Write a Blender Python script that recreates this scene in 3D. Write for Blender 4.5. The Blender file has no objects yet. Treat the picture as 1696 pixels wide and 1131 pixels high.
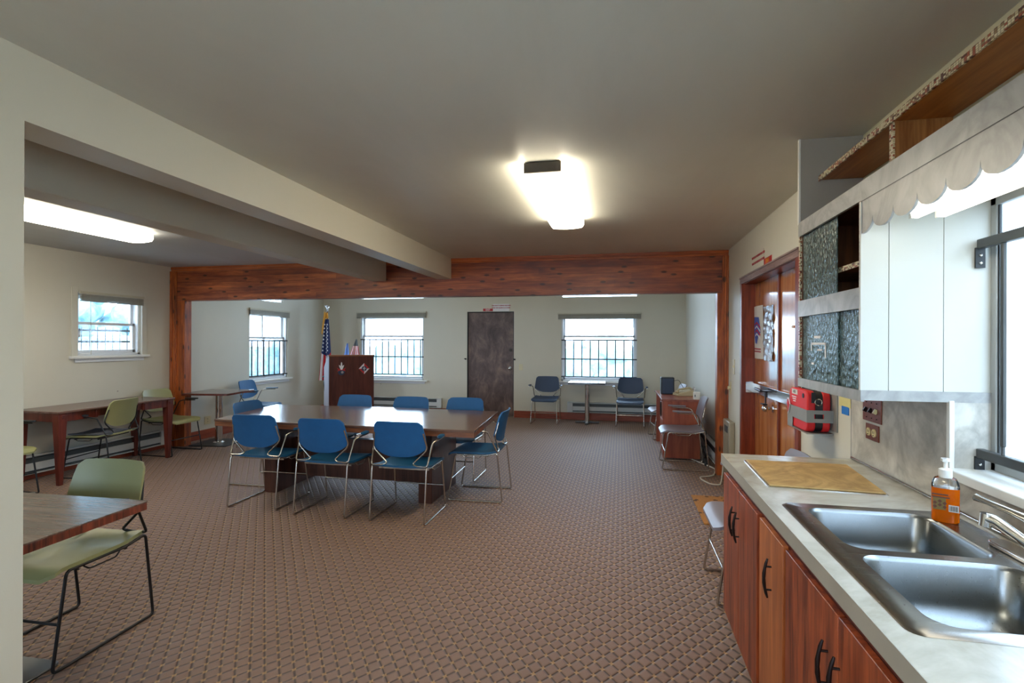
import bpy, bmesh, math, random
from mathutils import Vector, Matrix, Euler
random.seed(7)
S = bpy.context.scene
COL = S.collection
PI = math.pi

# ------------------------------------------------------------------ materials
class NT:
    def __init__(s, name):
        s.m = bpy.data.materials.new(name); s.m.use_nodes = True
        s.t = s.m.node_tree; s.t.nodes.clear()
        s.out = s.t.nodes.new('ShaderNodeOutputMaterial')
    def n(s, typ, inp=None, **kw):
        x = s.t.nodes.new('ShaderNode' + typ)
        for k, v in kw.items(): setattr(x, k, v)
        if inp:
            for k, v in inp.items():
                i = x.inputs[k]
                if isinstance(v, bpy.types.NodeSocket): s.t.links.new(v, i)
                else: i.default_value = v
        return x
    def math(s, op, a, b=0.0, c=None):
        x = s.t.nodes.new('ShaderNodeMath'); x.operation = op
        for i, v in enumerate((a, b) if c is None else (a, b, c)):
            if isinstance(v, bpy.types.NodeSocket): s.t.links.new(v, x.inputs[i])
            else: x.inputs[i].default_value = v
        return x.outputs[0]
    def ramp(s, fac, stops, interp='LINEAR'):
        x = s.t.nodes.new('ShaderNodeValToRGB'); r = x.color_ramp; r.interpolation = interp
        while len(r.elements) < len(stops): r.elements.new(0.5)
        for e, (p, c) in zip(r.elements, stops):
            e.position = p; e.color = (*c, 1)
        s.t.links.new(fac, x.inputs[0]); return x.outputs[0]
    def mix(s, f, a, b, blend='MIX'):
        x = s.t.nodes.new('ShaderNodeMix'); x.data_type = 'RGBA'; x.blend_type = blend
        for i, v in ((0, f), (6, a), (7, b)):
            if isinstance(v, bpy.types.NodeSocket): s.t.links.new(v, x.inputs[i])
            else: x.inputs[i].default_value = v if i == 0 else (*v, 1)
        return x.outputs[2]
    def coord(s, scale=(1, 1, 1), rot=(0, 0, 0), loc=(0, 0, 0)):
        tc = s.n('TexCoord')
        mp = s.n('Mapping', {'Vector': tc.outputs['Object'], 'Scale': scale, 'Rotation': rot, 'Location': loc})
        return mp.outputs[0]
    def noise(s, vec, scale, detail=4, rough=.5, dist=0.0):
        return s.n('TexNoise', {'Vector': vec, 'Scale': scale, 'Detail': detail, 'Roughness': rough, 'Distortion': dist}).outputs['Fac']
    def bump(s, h, strength=.3, dist=.002):
        return s.n('Bump', {'Height': h, 'Strength': strength, 'Distance': dist}).outputs[0]
    def pbr(s, color, rough=.5, metal=0, normal=None, spec=None, trans=0, coat=0):
        b = s.n('BsdfPrincipled')
        def st(k, v):
            if isinstance(v, bpy.types.NodeSocket): s.t.links.new(v, b.inputs[k])
            elif k == 'Base Color': b.inputs[k].default_value = (*v, 1)
            else: b.inputs[k].default_value = v
        st('Base Color', color); st('Roughness', rough); st('Metallic', metal)
        if normal is not None: st('Normal', normal)
        if spec is not None: st('Specular IOR Level', spec)
        if trans: st('Transmission Weight', trans)
        if coat: st('Coat Weight', coat); st('Coat Roughness', .08)
        s.t.links.new(b.outputs[0], s.out.inputs[0]); return b

def sc(h):   # sRGB 0-255 triple -> linear
    return tuple((c/255/12.92 if c/255 <= .04045 else ((c/255+.055)/1.055)**2.4) for c in h)

def m_plain(name, rgb, rough=.5, metal=0, noise=.06, nscale=8, bump=0, coat=0, spec=None):
    t = NT(name); c = sc(rgb); v = t.coord()
    f = t.noise(v, nscale, 3)
    d = tuple(x*(1-noise*2) for x in c); l = tuple(min(1, x*(1+noise*2)) for x in c)
    colr = t.mix(f, d, l)
    nrm = t.bump(t.noise(v, nscale*25, 2), bump, .001) if bump else None
    t.pbr(colr, rough, metal, nrm, coat=coat, spec=spec); return t.m

def m_wall(name, rgb, rough=.6, spots=True, streak=.05, spec=.4):
    t = NT(name); c = sc(rgb); v = t.coord()
    f = t.noise(v, .9, 5, .6)
    colr = t.mix(f, tuple(x*(1-streak*2) for x in c), tuple(min(1, x*(1+streak)) for x in c))
    if spots:
        vo = t.n('TexVoronoi', {'Vector': v, 'Scale': 2.1, 'Randomness': 1.0}, feature='F1').outputs['Distance']
        k = t.math('LESS_THAN', vo, .022)
        colr = t.mix(t.math('MULTIPLY', k, .55), colr, sc((110, 95, 80)))
    nrm = t.bump(t.noise(v, 140, 3), .12, .0015)
    t.pbr(colr, rough, 0, nrm, spec=spec); return t.m

def m_wood(name, a, b, axis='X', rough=.4, scale=1.0, coat=0, streak=1.0, plank=None, knots=False, dark=None):
    t = NT(name)
    st = {'X': (1.2, 14, 14), 'Y': (14, 1.2, 14), 'Z': (14, 14, 1.2)}[axis]
    v = t.coord(tuple(k*scale for k in st))
    f1 = t.noise(v, 1.6, 6, .6, .6)
    v2 = t.coord(tuple(k*scale*3.5 for k in st))
    f2 = t.noise(v2, 2.0, 3, .5)
    f = t.math('ADD', t.math('MULTIPLY', f1, .75), t.math('MULTIPLY', f2, .25))
    ca, cb = sc(a), sc(b)
    mid = tuple((x+y)/2 for x, y in zip(ca, cb))
    colr = t.ramp(f, [(.37, ca), (.5, mid), (.61, cb)])
    if plank:
        ax, wd = plank
        tc = t.n('TexCoord'); sp = t.n('SeparateXYZ', {0: tc.outputs['Object']})
        q = t.math('DIVIDE', sp.outputs[ax], wd)
        idx = t.math('FLOOR', q); fr = t.math('FRACT', q)
        # stagger board ends along the grain
        along = sp.outputs[{'X': 0, 'Y': 1, 'Z': 2}[axis]]
        wn0 = t.n('TexWhiteNoise', {'W': idx}, noise_dimensions='1D').outputs['Value']
        q2 = t.math('ADD', t.math('DIVIDE', along, 1.35), t.math('MULTIPLY', wn0, 3.7))
        idx2 = t.math('FLOOR', q2)
        wn = t.n('TexWhiteNoise', {'W': t.math('ADD', t.math('MULTIPLY', idx, 7.31), t.math('MULTIPLY', idx2, 3.17))}, noise_dimensions='1D').outputs['Value']
        colr = t.mix(t.math('MULTIPLY', wn, .55), colr, sc(dark or tuple(x*.5 for x in a)))
        seam = t.math('LESS_THAN', fr, .04)
        colr = t.mix(t.math('MULTIPLY', seam, .6), colr, (.02, .008, .004))
    if knots:
        tk = t.n('TexCoord'); sk_ = t.n('SeparateXYZ', {0: tk.outputs['Object']})
        along_, cross_ = (sk_.outputs[0], sk_.outputs[2]) if axis == 'X' else (sk_.outputs[2], t.math('ADD', sk_.outputs[0], sk_.outputs[1]))
        kv = t.n('CombineXYZ', {0: t.math('MULTIPLY', along_, 2.6), 1: t.math('MULTIPLY', cross_, 7.0)}).outputs[0]
        vo = t.n('TexVoronoi', {'Vector': kv, 'Scale': 1.0}, feature='F1', voronoi_dimensions='2D').outputs['Distance']
        k = t.math('SUBTRACT', 1.0, t.math('MULTIPLY', vo, 9.0)); k = t.math('MAXIMUM', k, 0.0)
        k = t.math('MINIMUM', t.math('MULTIPLY', k, 1.8), .85)
        purple_patch = t.math('MAXIMUM', t.math('MULTIPLY', t.math('SUBTRACT', t.noise(t.coord((1.2, 1.2, 6) if axis == 'X' else (6, 6, 1.2)), 2.1, 4, .6), .46), 3.0), 0.0)
        colr = t.mix(t.math('MINIMUM', t.math('MULTIPLY', purple_patch, .9), .6), colr, sc((84, 40, 40)))  # random purple-brown patches mixed into the wood
        colr = t.mix(k, colr, (.03, .01, .006))
    nrm = t.bump(f2, .12, .001)
    t.pbr(colr, rough, 0, nrm, coat=coat); return t.m

def m_marble(name, base, vein, scale=3.0, rough=.25):
    t = NT(name); v = t.coord()
    n1 = t.noise(v, scale, 8, .62, 1.6)
    n2 = t.noise(v, scale*.6, 5, .55, 2.5)
    ridge = t.math('ABSOLUTE', t.math('SUBTRACT', n2, .5))
    ridge = t.math('SUBTRACT', 1.0, t.math('MINIMUM', t.math('MULTIPLY', ridge, 9.0), 1.0))
    f = t.math('ADD', t.math('MULTIPLY', ridge, .35), t.math('MULTIPLY', t.math('SUBTRACT', n1, .35), 1.2))
    colr = t.ramp(f, [(0.0, sc(base)), (.95, sc(vein))])
    t.pbr(colr, rough); return t.m

def m_mosaic(name, s=.011):
    t = NT(name); tc = t.n('TexCoord')
    v = t.n('VectorMath', {0: tc.outputs['Object'], 1: (1/s, 1/s*.55, 1/s)}, operation='MULTIPLY').outputs[0]
    v = t.n('VectorMath', {0: v, 1: (.37, .21, .13)}, operation='ADD').outputs[0]
    fl = t.n('VectorMath', {0: v}, operation='FLOOR').outputs[0]
    fr = t.n('VectorMath', {0: v}, operation='FRACTION').outputs[0]
    wn = t.n('TexWhiteNoise', {'Vector': fl}, noise_dimensions='3D').outputs['Value']
    colr = t.ramp(wn, [(0, sc((222, 212, 180))), (.38, sc((150, 120, 85))), (.52, sc((90, 38, 28))), (.66, sc((205, 190, 150))), (.84, sc((165, 80, 50)))], 'CONSTANT')
    sp = t.n('SeparateXYZ', {0: fr})
    e = t.math('MAXIMUM', t.math('LESS_THAN', sp.outputs[1], .14), t.math('LESS_THAN', sp.outputs[2], .14))
    colr = t.mix(t.math('MULTIPLY', e, .8), colr, sc((60, 48, 38)))
    t.pbr(colr, .35); return t.m

def m_emit(name, rgb, strength):
    t = NT(name); e = t.n('Emission', {'Color': (*rgb, 1), 'Strength': strength})
    t.t.links.new(e.outputs[0], t.out.inputs[0]); return t.m

def m_clear(name, tint=(.97, .99, 1), gloss=.06):
    t = NT(name)
    a = t.n('BsdfTransparent', {'Color': (*tint, 1)}); b = t.n('BsdfGlossy', {'Roughness': .03})
    fr = t.n('Fresnel', {'IOR': 1.45}).outputs[0]
    mx = t.n('MixShader', {0: t.math('MULTIPLY', fr, gloss*10), 1: a.outputs[0], 2: b.outputs[0]})
    t.t.links.new(mx.outputs[0], t.out.inputs[0]); return t.m

def m_patglass(name):
    t = NT(name); v = t.coord((1, 1, .6))
    vo = t.n('TexVoronoi', {'Vector': v, 'Scale': 75, 'Randomness': .9}, feature='SMOOTH_F1').outputs['Distance']
    h = t.math('ADD', vo, t.math('MULTIPLY', t.noise(v, 60, 2), .6))
    nrm = t.bump(h, 1.0, .006)
    b = t.n('BsdfPrincipled', {'Base Color': t.ramp(vo, [(.1, sc((130, 146, 144))), (.6, sc((76, 92, 90)))]), 'Roughness': .24, 'Normal': nrm, 'Specular IOR Level': .5})  # light and dark of the glass relief is put into the base colour
    a = t.n('BsdfTransparent', {'Color': (.62, .78, .76, 1)})
    mx = t.n('MixShader', {0: .62, 1: a.outputs[0], 2: b.outputs[0]})
    t.t.links.new(mx.outputs[0], t.out.inputs[0]); return t.m

def m_carpet(name):
    t = NT(name); tc = t.n('TexCoord'); sp = t.n('SeparateXYZ', {0: tc.outputs['Object']})
    wob = t.noise(tc.outputs['Object'], 18, 2)
    x = t.math('ADD', sp.outputs[0], t.math('MULTIPLY', t.math('SUBTRACT', wob, .5), .007))
    a = t.math('DIVIDE', x, .0765); b = t.math('DIVIDE', sp.outputs[1], .1)
    def edge(e):
        f = t.math('FRACT', e); return t.math('MULTIPLY', t.math('ABSOLUTE', t.math('SUBTRACT', f, .5)), 2.0)
    fp = edge(t.math('ADD', a, b)); fq = edge(t.math('SUBTRACT', a, b))
    mx = t.math('MAXIMUM', fp, fq); mn = t.math('MINIMUM', fp, fq)
    dome = t.math('SUBTRACT', 1.0, t.math('POWER', mx, 5.0))
    fine = t.noise(tc.outputs['Object'], 420, 2, .7)
    big = t.noise(tc.outputs['Object'], 1.1, 4, .6)
    base = t.mix(fine, sc((100, 73, 58)), sc((162, 124, 102)))
    base = t.mix(t.math('MULTIPLY', t.math('SUBTRACT', big, .3), .35), base, sc((92, 66, 54)))
    crease_shade = t.math('SMOOTH_MIN', 1.0, t.math('MAXIMUM', t.math('MULTIPLY', t.math('SUBTRACT', mx, .76), 4.5), 0.0), .1)
    colr = t.mix(t.math('MULTIPLY', crease_shade, .75), base, sc((48, 31, 22)))  # relief shade along the cell edges, painted into the colour
    dot = t.math('MINIMUM', t.math('MAXIMUM', t.math('MULTIPLY', t.math('SUBTRACT', mn, .62), 6.0), 0.0), 1.0)
    colr = t.mix(t.math('MULTIPLY', dot, .9), colr, sc((196, 152, 98)))
    h = t.math('ADD', dome, t.math('MULTIPLY', fine, .25))
    nrm = t.bump(h, 1.0, .012)
    b = t.pbr(colr, .6, 0, nrm, spec=.8); b.inputs['Sheen Weight'].default_value = .1; b.inputs['Sheen Roughness'].default_value = .35; return t.m; return t.m

def m_ceiling(name, rgb):
    t = NT(name); c = sc(rgb); v = t.coord((1, .35, 1))
    f = t.noise(v, 1.3, 6, .6, .8)
    colr = t.mix(f, tuple(x*.84 for x in c), tuple(x*1.16 for x in c))
    r = t.n('MapRange', {0: t.noise(t.coord((.5, 2, 1)), 1.7, 3), 3: .42, 4: .62}).outputs[0]
    t.pbr(colr, r, 0, t.bump(t.noise(t.coord(), 60, 2), .06, .001), spec=.35); return t.m

def m_steel(name, rgb=(150, 150, 150), rough=.28, axis=0):
    t = NT(name)
    s3 = [(8, 300, 300), (300, 8, 300), (300, 300, 8)][axis]
    f = t.noise(t.coord(s3), 1, 2)
    r = t.n('MapRange', {0: f, 3: rough*.75, 4: rough*1.3}).outputs[0]
    t.pbr(t.mix(f, tuple(c*.86 for c in sc(rgb)), sc(rgb)), r, 1.0, t.bump(f, .05, .0005)); return t.m

M = {}
M['wall'] = m_wall('painted_wall', (212, 209, 196))
M['wall_far'] = m_wall('painted_wall_far_room', (212, 206, 188))
M['wall_kitchen'] = m_wall('painted_wall_kitchen', (206, 200, 172), spots=False)
M['white'] = m_plain('white_paint', (236, 236, 230), .45, noise=.02)
M['sash'] = m_plain('window_frame_paint', (222, 224, 226), .4, noise=.02)
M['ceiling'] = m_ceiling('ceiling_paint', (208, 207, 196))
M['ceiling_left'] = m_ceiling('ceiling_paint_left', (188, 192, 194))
M['beam'] = m_wall('beam_paint', (208, 203, 186), .5, spots=False, streak=.03)
M['carpet'] = m_carpet('carpet')
M['header'] = m_wood('header_boards', (140, 64, 32), (214, 118, 62), 'X', .42, .8, plank=(2, .0825), knots=True, dark=(92, 34, 30))
M['trimwood_x'] = m_wood('trim_wood_x', (138, 62, 24), (190, 100, 46), 'X', .38)
M['trimwood_z'] = m_wood('trim_wood_z', (140, 64, 26), (196, 106, 50), 'Z', .38, knots=True)
M['base_x'] = m_wood('baseboard_x', (120, 50, 30), (156, 74, 46), 'X', .4)
M['base_y'] = m_wood('baseboard_y', (130, 54, 30), (168, 80, 46), 'Y', .4)
M['cab_wood'] = m_wood('cabinet_red_wood', (92, 32, 14), (170, 82, 42), 'Z', .38, 1.0)
M['cab_wood2'] = m_wood('cabinet_orange_wood', (150, 78, 38), (198, 118, 64), 'Z', .38, .8)
M['cab_frame'] = m_wood('cabinet_frame_wood', (92, 34, 18), (132, 54, 28), 'Y', .45)
M['cab_dark'] = m_plain('cabinet_toe_kick', (52, 16, 12), .6)  # dark red-brown of the toe kicks
M['ply'] = m_wood('shelf_plywood', (150, 84, 34), (190, 122, 62), 'Y', .4, .7)
M['ply_x'] = m_wood('divider_plywood', (132, 78, 40), (182, 126, 72), 'Z', .4, 1.2)
M['cab_in'] = m_wood('cabinet_inside_wood', (88, 50, 28), (128, 78, 44), 'Z', .45, 1.0)
M['door_wood'] = m_wood('orange_door_veneer', (168, 96, 44), (206, 136, 76), 'Z', .22, .5, coat=.5)
M['jamb_wood'] = m_wood('dark_jamb_wood', (104, 40, 22), (142, 64, 38), 'Z', .4, 1.0)
M['casing'] = m_wood('worn_casing_wood', (118, 92, 88), (160, 138, 134), 'Y', .45, 1.0)
M['counter'] = m_marble('counter_laminate', (208, 207, 198), (158, 153, 136), 2.6, .22)
M['counter_edge'] = m_plain('counter_edge', (168, 165, 154), .35)
M['splash'] = m_marble('splash_laminate', (214, 210, 200), (116, 112, 104), 2.8, .28)
M['fascia'] = m_marble('fascia_laminate', (178, 178, 176), (122, 122, 122), 4.0, .35)
M['panelwhite'] = m_plain('white_panel', (208, 208, 200), .4, noise=.015)
M['panelgrey'] = m_plain('grey_panel', (166, 160, 150), .45, noise=.04, nscale=2)
M['mosaic'] = m_mosaic('mosaic_tape', .0068)
M['patglass'] = m_patglass('textured_glass')
M['glass'] = m_clear('window_glass')
M['clear'] = m_clear('clear_plastic', (.96, .97, .98), .1)
M['steel'] = m_steel('brushed_steel', (158, 155, 150), .24, 0)
M['bowl'] = m_steel('bowl_steel', (134, 138, 140), .30, 1)
M['chrome'] = m_plain('chrome', (214, 212, 208), .14, 1.0, noise=.02)
M['rod'] = m_plain('chrome_rod', (196, 190, 180), .22, 1.0, noise=.03)
M['bronze'] = m_plain('dark_iron', (44, 34, 32), .4, .7)
M['iron'] = m_plain('bar_paint', (66, 68, 68), .38, .3)
M['ironblack'] = m_plain('far_bar_paint', (40, 42, 44), .5, .2)
M['blackrod'] = m_plain('black_enamel', (26, 26, 28), .35, .2)
M['black'] = m_plain('black_plastic', (22, 24, 28), .45)
M['blue'] = m_plain('blue_shell', (22, 84, 122), .42, noise=.04, bump=.05)
M['bluecloth'] = m_plain('blue_back_fabric', (18, 88, 140), .62, noise=.07, nscale=14, bump=.25)
M['navy'] = m_plain('navy_shell', (44, 62, 88), .5, noise=.04, bump=.1)
M['olive'] = m_plain('olive_shell', (150, 150, 104), .42, noise=.05, nscale=4)
M['grey'] = m_plain('grey_shell', (128, 122, 132), .42, noise=.05)
M['padgrey'] = m_plain('grey_seat_pad', (92, 94, 104), .85, noise=.1, nscale=40)
M['tabletop'] = m_wood('brown_laminate_top', (86, 62, 52), (124, 96, 82), 'X', .15, .7)
M['tabletop2'] = m_wood('small_laminate_top', (88, 70, 62), (128, 106, 94), 'X', .2, .8)
M['tablebase'] = m_wood('table_base_wood', (62, 34, 26), (96, 58, 44), 'Z', .3, .7)
M['tableedge'] = m_wood('table_edge_wood', (100, 58, 36), (142, 90, 58), 'X', .35, 1.2)
M['edgered'] = m_wood('rosewood_edge', (58, 26, 18), (138, 66, 42), 'Z', .4, 1.6)
M['mahog'] = m_wood('mahogany', (76, 28, 22), (116, 50, 36), 'Z', .3, .8)
M['longtop'] = m_wood('long_table_top', (92, 66, 58), (124, 96, 86), 'Y', .25, .6)
M['desk'] = m_wood('cherry_laminate', (132, 58, 38), (170, 88, 56), 'Z', .35, .5)
M['desktop'] = m_wood('cherry_top', (128, 66, 54), (164, 98, 80), 'Y', .3, .6)
M['lectern'] = m_wood('lectern_wood', (64, 26, 22), (92, 44, 36), 'Z', .35, .8)
M['palegrey'] = m_plain('pale_grey_laminate', (150, 145, 150), .4)
M['heater'] = m_plain('heater_enamel', (206, 208, 206), .4, noise=.03)
M['heatdark'] = m_plain('heater_slot', (70, 76, 78), .5)
M['heatbeige'] = m_plain('beige_heater', (160, 152, 134), .45, .2)
M['blind'] = m_plain('blind_vinyl', (196, 190, 168), .5, noise=.04)
M['blindgrey'] = m_plain('blind_stack', (150, 144, 128), .55, noise=.08, nscale=30)
M['cream'] = m_plain('cream_plastic', (216, 206, 170), .4)
M['beigephone'] = m_plain('beige_phone', (196, 182, 146), .4)
M['red'] = m_plain('red_fabric', (212, 32, 36), .6, noise=.05)
M['redsign'] = m_plain('red_sign', (186, 32, 36), .4)
M['wordred'] = m_plain('sign_red_letters', (170, 40, 60), .5)
M['grey_metal'] = m_plain('grey_bracket', (140, 140, 136), .45, .1)
M['alu'] = m_plain('pale_aluminium', (176, 178, 176), .4, .2)
M['bluetape'] = m_plain('blue_tape', (36, 118, 200), .6)
M['yellow'] = m_plain('yellow_note', (214, 204, 140), .8)
M['bronzeplate'] = m_plain('hammered_bronze_plate', (128, 72, 56), .38, .55, noise=.2, nscale=60, bump=.3)
M['brassivory'] = m_plain('ivory', (222, 206, 150), .4)
M['board'] = m_marble('cutting_board', (214, 178, 116), (140, 104, 56), 5.0, .55)
M['soap'] = None
M['label'] = m_plain('soap_label', (112, 92, 28), .4)
M['orange_dark'] = m_plain('label_print', (92, 44, 12), .5)
M['foil'] = None
M['paper'] = m_plain('paper', (214, 210, 204), .7)
M['flagblue'] = m_plain('flag_blue', (28, 44, 96), .75)
M['flagred'] = m_plain('flag_red', (196, 34, 48), .75)
M['flagwhite'] = m_plain('flag_white', (228, 226, 228), .75)
M['gold'] = m_plain('gold_fringe', (214, 150, 50), .7, noise=.15, nscale=60)
M['silver'] = m_plain('silver_finial', (226, 226, 230), .2, .8)
M['lightblue'] = m_plain('light_blue_cloth', (110, 150, 224), .7)
M['mapblue'] = m_plain('map_blue', (62, 92, 176), .6)
M['panelgroove'] = m_plain('panel_groove', (176, 176, 168), .5)
M['cordw'] = m_plain('white_cord', (206, 202, 190), .5)
M['plate'] = m_plain('base_plate', (96, 98, 100), .32, .8, noise=.15, nscale=3)
M['lens'] = m_emit('lamp_lens', (1, .90, .70), 14)
M['tube'] = m_emit('lamp_tube', (1, .95, .82), 3.5)
M['lens_added'] = m_emit('added_lens_far', (1, .88, .66), 3.4)  # glow of the added far room lamps
M['fixture'] = m_plain('fixture_end', (64, 56, 46), .5)
M['fixwhite'] = m_plain('fixture_enamel', (220, 214, 196), .4)
M['concrete'] = m_plain('outside_concrete', (190, 190, 186), .9, nscale=2)
M['siding'] = m_plain('outside_siding', (226, 226, 222), .8)
M['trunk'] = m_plain('tree_bark', (92, 74, 58), .9)

def _soap():
    t = NT('orange_soap'); b = t.pbr(sc((255, 118, 8)), .08, 0, trans=.45); b.inputs['IOR'].default_value = 1.36; return t.m
M['soap'] = _soap()
def _foil():
    t = NT('crumpled_foil'); v = t.coord()
    h = t.noise(v, 26, 5, .7, 1.5)
    t.pbr(sc((214, 214, 214)), .14, 1.0, t.bump(h, 1.0, .06)); return t.m
M['foil'] = _foil()
def _leaf():
    t = NT('glare_tinted_foliage'); v = t.coord()
    f = t.noise(v, 3.0, 6, .7)
    t.pbr(t.ramp(f, [(.35, sc((96, 128, 140))), (.62, sc((160, 190, 196)))]), .8); return t.m  # pale bluish cast imitates glare in the colour; leaves are green
M['leaf'] = _leaf()
def _door():
    t = NT('stained_brown_door'); v = t.coord((1, 1, .55))
    f = t.noise(v, 5.5, 8, .68, .6); g = t.noise(v, 1.6, 4, .6)
    c = t.ramp(t.math('ADD', t.math('MULTIPLY', f, .7), t.math('MULTIPLY', g, .3)), [(.34, sc((64, 46, 44))), (.5, sc((100, 80, 74))), (.64, sc((142, 116, 102)))])
    t.pbr(c, .45); return t.m
M['fardoor'] = _door()
def _mat():
    t = NT('leaf_doormat'); v = t.coord()
    vo = t.n('TexVoronoi', {'Vector': v, 'Scale': 13, 'Randomness': 1.0}, feature='F1').outputs['Distance']
    k = t.math('LESS_THAN', t.math('ADD', vo, t.math('MULTIPLY', t.noise(v, 60, 2), .3)), .42)
    c = t.mix(t.math('MULTIPLY', k, .85), t.mix(t.noise(v, 90, 2), sc((150, 98, 44)), sc((196, 140, 74))), sc((50, 36, 30)))
    t.pbr(c, .95); return t.m
M['mat'] = _mat()

# ------------------------------------------------------------------ mesh builder
class MB:
    def __init__(s): s.v = []; s.f = []; s.mi = []; s.cm = 0
    def mat(s, i): s.cm = i; return s
    def add(s, vs, fs):
        o = len(s.v); s.v += [tuple(p) for p in vs]
        for f in fs: s.f.append(tuple(o+i for i in f)); s.mi.append(s.cm)
        return s
    def box(s, x0, x1, y0, y1, z0, z1):
        x0, x1 = sorted((x0, x1)); y0, y1 = sorted((y0, y1)); z0, z1 = sorted((z0, z1))
        vs = [(x, y, z) for z in (z0, z1) for y in (y0, y1) for x in (x0, x1)]
        return s.add(vs, [(0, 2, 3, 1), (4, 5, 7, 6), (0, 1, 5, 4), (2, 6, 7, 3), (0, 4, 6, 2), (1, 3, 7, 5)])
    def obox(s, c, size, rot=(0, 0, 0)):
        R = Euler(rot).to_matrix(); hx, hy, hz = (k/2 for k in size); c = Vector(c)
        vs = [c + R @ Vector((x, y, z)) for z in (-hz, hz) for y in (-hy, hy) for x in (-hx, hx)]
        return s.add(vs, [(0, 2, 3, 1), (4, 5, 7, 6), (0, 1, 5, 4), (2, 6, 7, 3), (0, 4, 6, 2), (1, 3, 7, 5)])
    def prism(s, pts, axis, a, b):
        """extrude 2D outline along axis; pts in the two remaining axes in order"""
        def P(p, t): return {'X': (t, p[0], p[1]), 'Y': (p[0], t, p[1]), 'Z': (p[0], p[1], t)}[axis]
        n = len(pts); vs = [P(p, a) for p in pts] + [P(p, b) for p in pts]
        fs = [tuple(range(n)), tuple(range(2*n-1, n-1, -1))]
        fs += [(i, i+n, (i+1) % n + n, (i+1) % n) for i in range(n)]
        return s.add(vs, fs)
    def tube(s, path, r, closed=False, n=10, cap=True):
        P = [Vector(p) for p in path]; m = len(P); rings = []
        T = []
        for i in range(m):
            if closed: t = (P[(i+1) % m]-P[i-1])
            else: t = P[min(i+1, m-1)]-P[max(i-1, 0)]
            T.append(t.normalized() if t.length > 1e-9 else Vector((0, 0, 1)))
        ref = Vector((0, 0, 1)) if abs(T[0].z) < .9 else Vector((1, 0, 0))
        u = T[0].cross(ref).normalized()
        rr = r if isinstance(r, (list, tuple)) else [r]*m
        for i in range(m):
            u = (u - T[i]*u.dot(T[i]));
            if u.length < 1e-6: u = T[i].cross(Vector((.3, .5, .8)))
            u.normalize(); w = T[i].cross(u)
            k = 1.0
            if 0 < i < m-1 or closed:
                d1 = (P[i]-P[i-1]).normalized(); d2 = (P[(i+1) % m]-P[i]).normalized()
                k = 1/max(.5, math.cos(d1.angle(d2, 0)/2))
            rings.append([P[i] + (u*math.cos(a)+w*math.sin(a))*rr[i]*(1+(k-1)*.5) for a in [2*PI*j/n for j in range(n)]])
        vs = [p for rg in rings for p in rg]; fs = []
        for i in range(m if closed else m-1):
            for j in range(n):
                a, b = i*n+j, i*n+(j+1) % n; c, d = ((i+1) % m)*n+(j+1) % n, ((i+1) % m)*n+j
                fs.append((a, b, c, d))
        if closed:  # frame twist is ignored for planar loops
            pass
        elif cap: fs += [tuple(range(n-1, -1, -1)), tuple(range((m-1)*n, m*n))]
        return s.add(vs, fs)
    def cyl(s, p0, p1, r, n=16, r1=None):
        return s.tube([p0, p1], [r, r if r1 is None else r1], n=n)
    def lathe(s, prof, c=(0, 0, 0), n=24):
        vs = []; fs = []
        for (r, z) in prof:
            for j in range(n): a = 2*PI*j/n; vs.append((c[0]+r*math.cos(a), c[1]+r*math.sin(a), c[2]+z))
        m = len(prof)
        for i in range(m-1):
            for j in range(n): fs.append((i*n+j, i*n+(j+1) % n, (i+1)*n+(j+1) % n, (i+1)*n+j))
        fs += [tuple(range(n-1, -1, -1)), tuple(range((m-1)*n, m*n))]
        return s.add(vs, fs)
    def ball(s, c, r, n=16, m=10):
        if not isinstance(r, (tuple, list)): r = (r, r, r)
        vs = [(c[0], c[1], c[2]-r[2])]; fs = []
        for i in range(1, m):
            th = PI*i/m
            for j in range(n):
                a = 2*PI*j/n; vs.append((c[0]+r[0]*math.sin(th)*math.cos(a), c[1]+r[1]*math.sin(th)*math.sin(a), c[2]-r[2]*math.cos(th)))
        vs.append((c[0], c[1], c[2]+r[2])); L = len(vs)-1
        for j in range(n):
            fs.append((0, 1+(j+1) % n, 1+j)); fs.append((L, L-n+j, L-n+(j+1) % n))
            for i in range(m-2):
                a = 1+i*n+j; b = 1+i*n+(j+1) % n; fs.append((a, b, b+n, a+n))
        return s.add(vs, fs)
    def sheet(s, fn, nu, nv, th):
        """closed slab; fn(u,v)->(point, normal) with u,v in 0..1"""
        top = []; bot = []
        for i in range(nu+1):
            for j in range(nv+1):
                p, nrm = fn(i/nu, j/nv); p = Vector(p); nrm = Vector(nrm).normalized()
                top.append(p+nrm*th/2); bot.append(p-nrm*th/2)
        N = len(top); W = nv+1; fs = []
        for i in range(nu):
            for j in range(nv):
                a = i*W+j; fs.append((a, a+W, a+W+1, a+1)); fs.append((N+a, N+a+1, N+a+W+1, N+a+W))
        def rim(seq):
            for a, b in zip(seq, seq[1:]): fs.append((a, b, N+b, N+a))
        rim([i*W for i in range(nu, -1, -1)] ); rim([i*W+nv for i in range(nu+1)])
        rim([j for j in range(nv+1)]); rim([nu*W+j for j in range(nv, -1, -1)])
        return s.add(top+bot, fs)
    def build(s, name, mats, parent=None, bevel=0, smooth=True, world=False, kind=None, recalc=True, seg=2):
        me = bpy.data.meshes.new(name)
        vs = s.v
        if world and parent is not None:
            inv = (Matrix.LocRotScale(parent.location, parent.rotation_euler, None)).inverted()
            vs = [inv @ Vector(p) for p in vs]
        me.from_pydata([tuple(p) for p in vs], [], s.f)
        if not isinstance(mats, (list, tuple)): mats = [mats]
        for m in mats: me.materials.append(m)
        me.polygons.foreach_set('material_index', s.mi)
        if recalc:
            b = bmesh.new(); b.from_mesh(me); bmesh.ops.recalc_face_normals(b, faces=b.faces); b.to_mesh(me); b.free()
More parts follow.
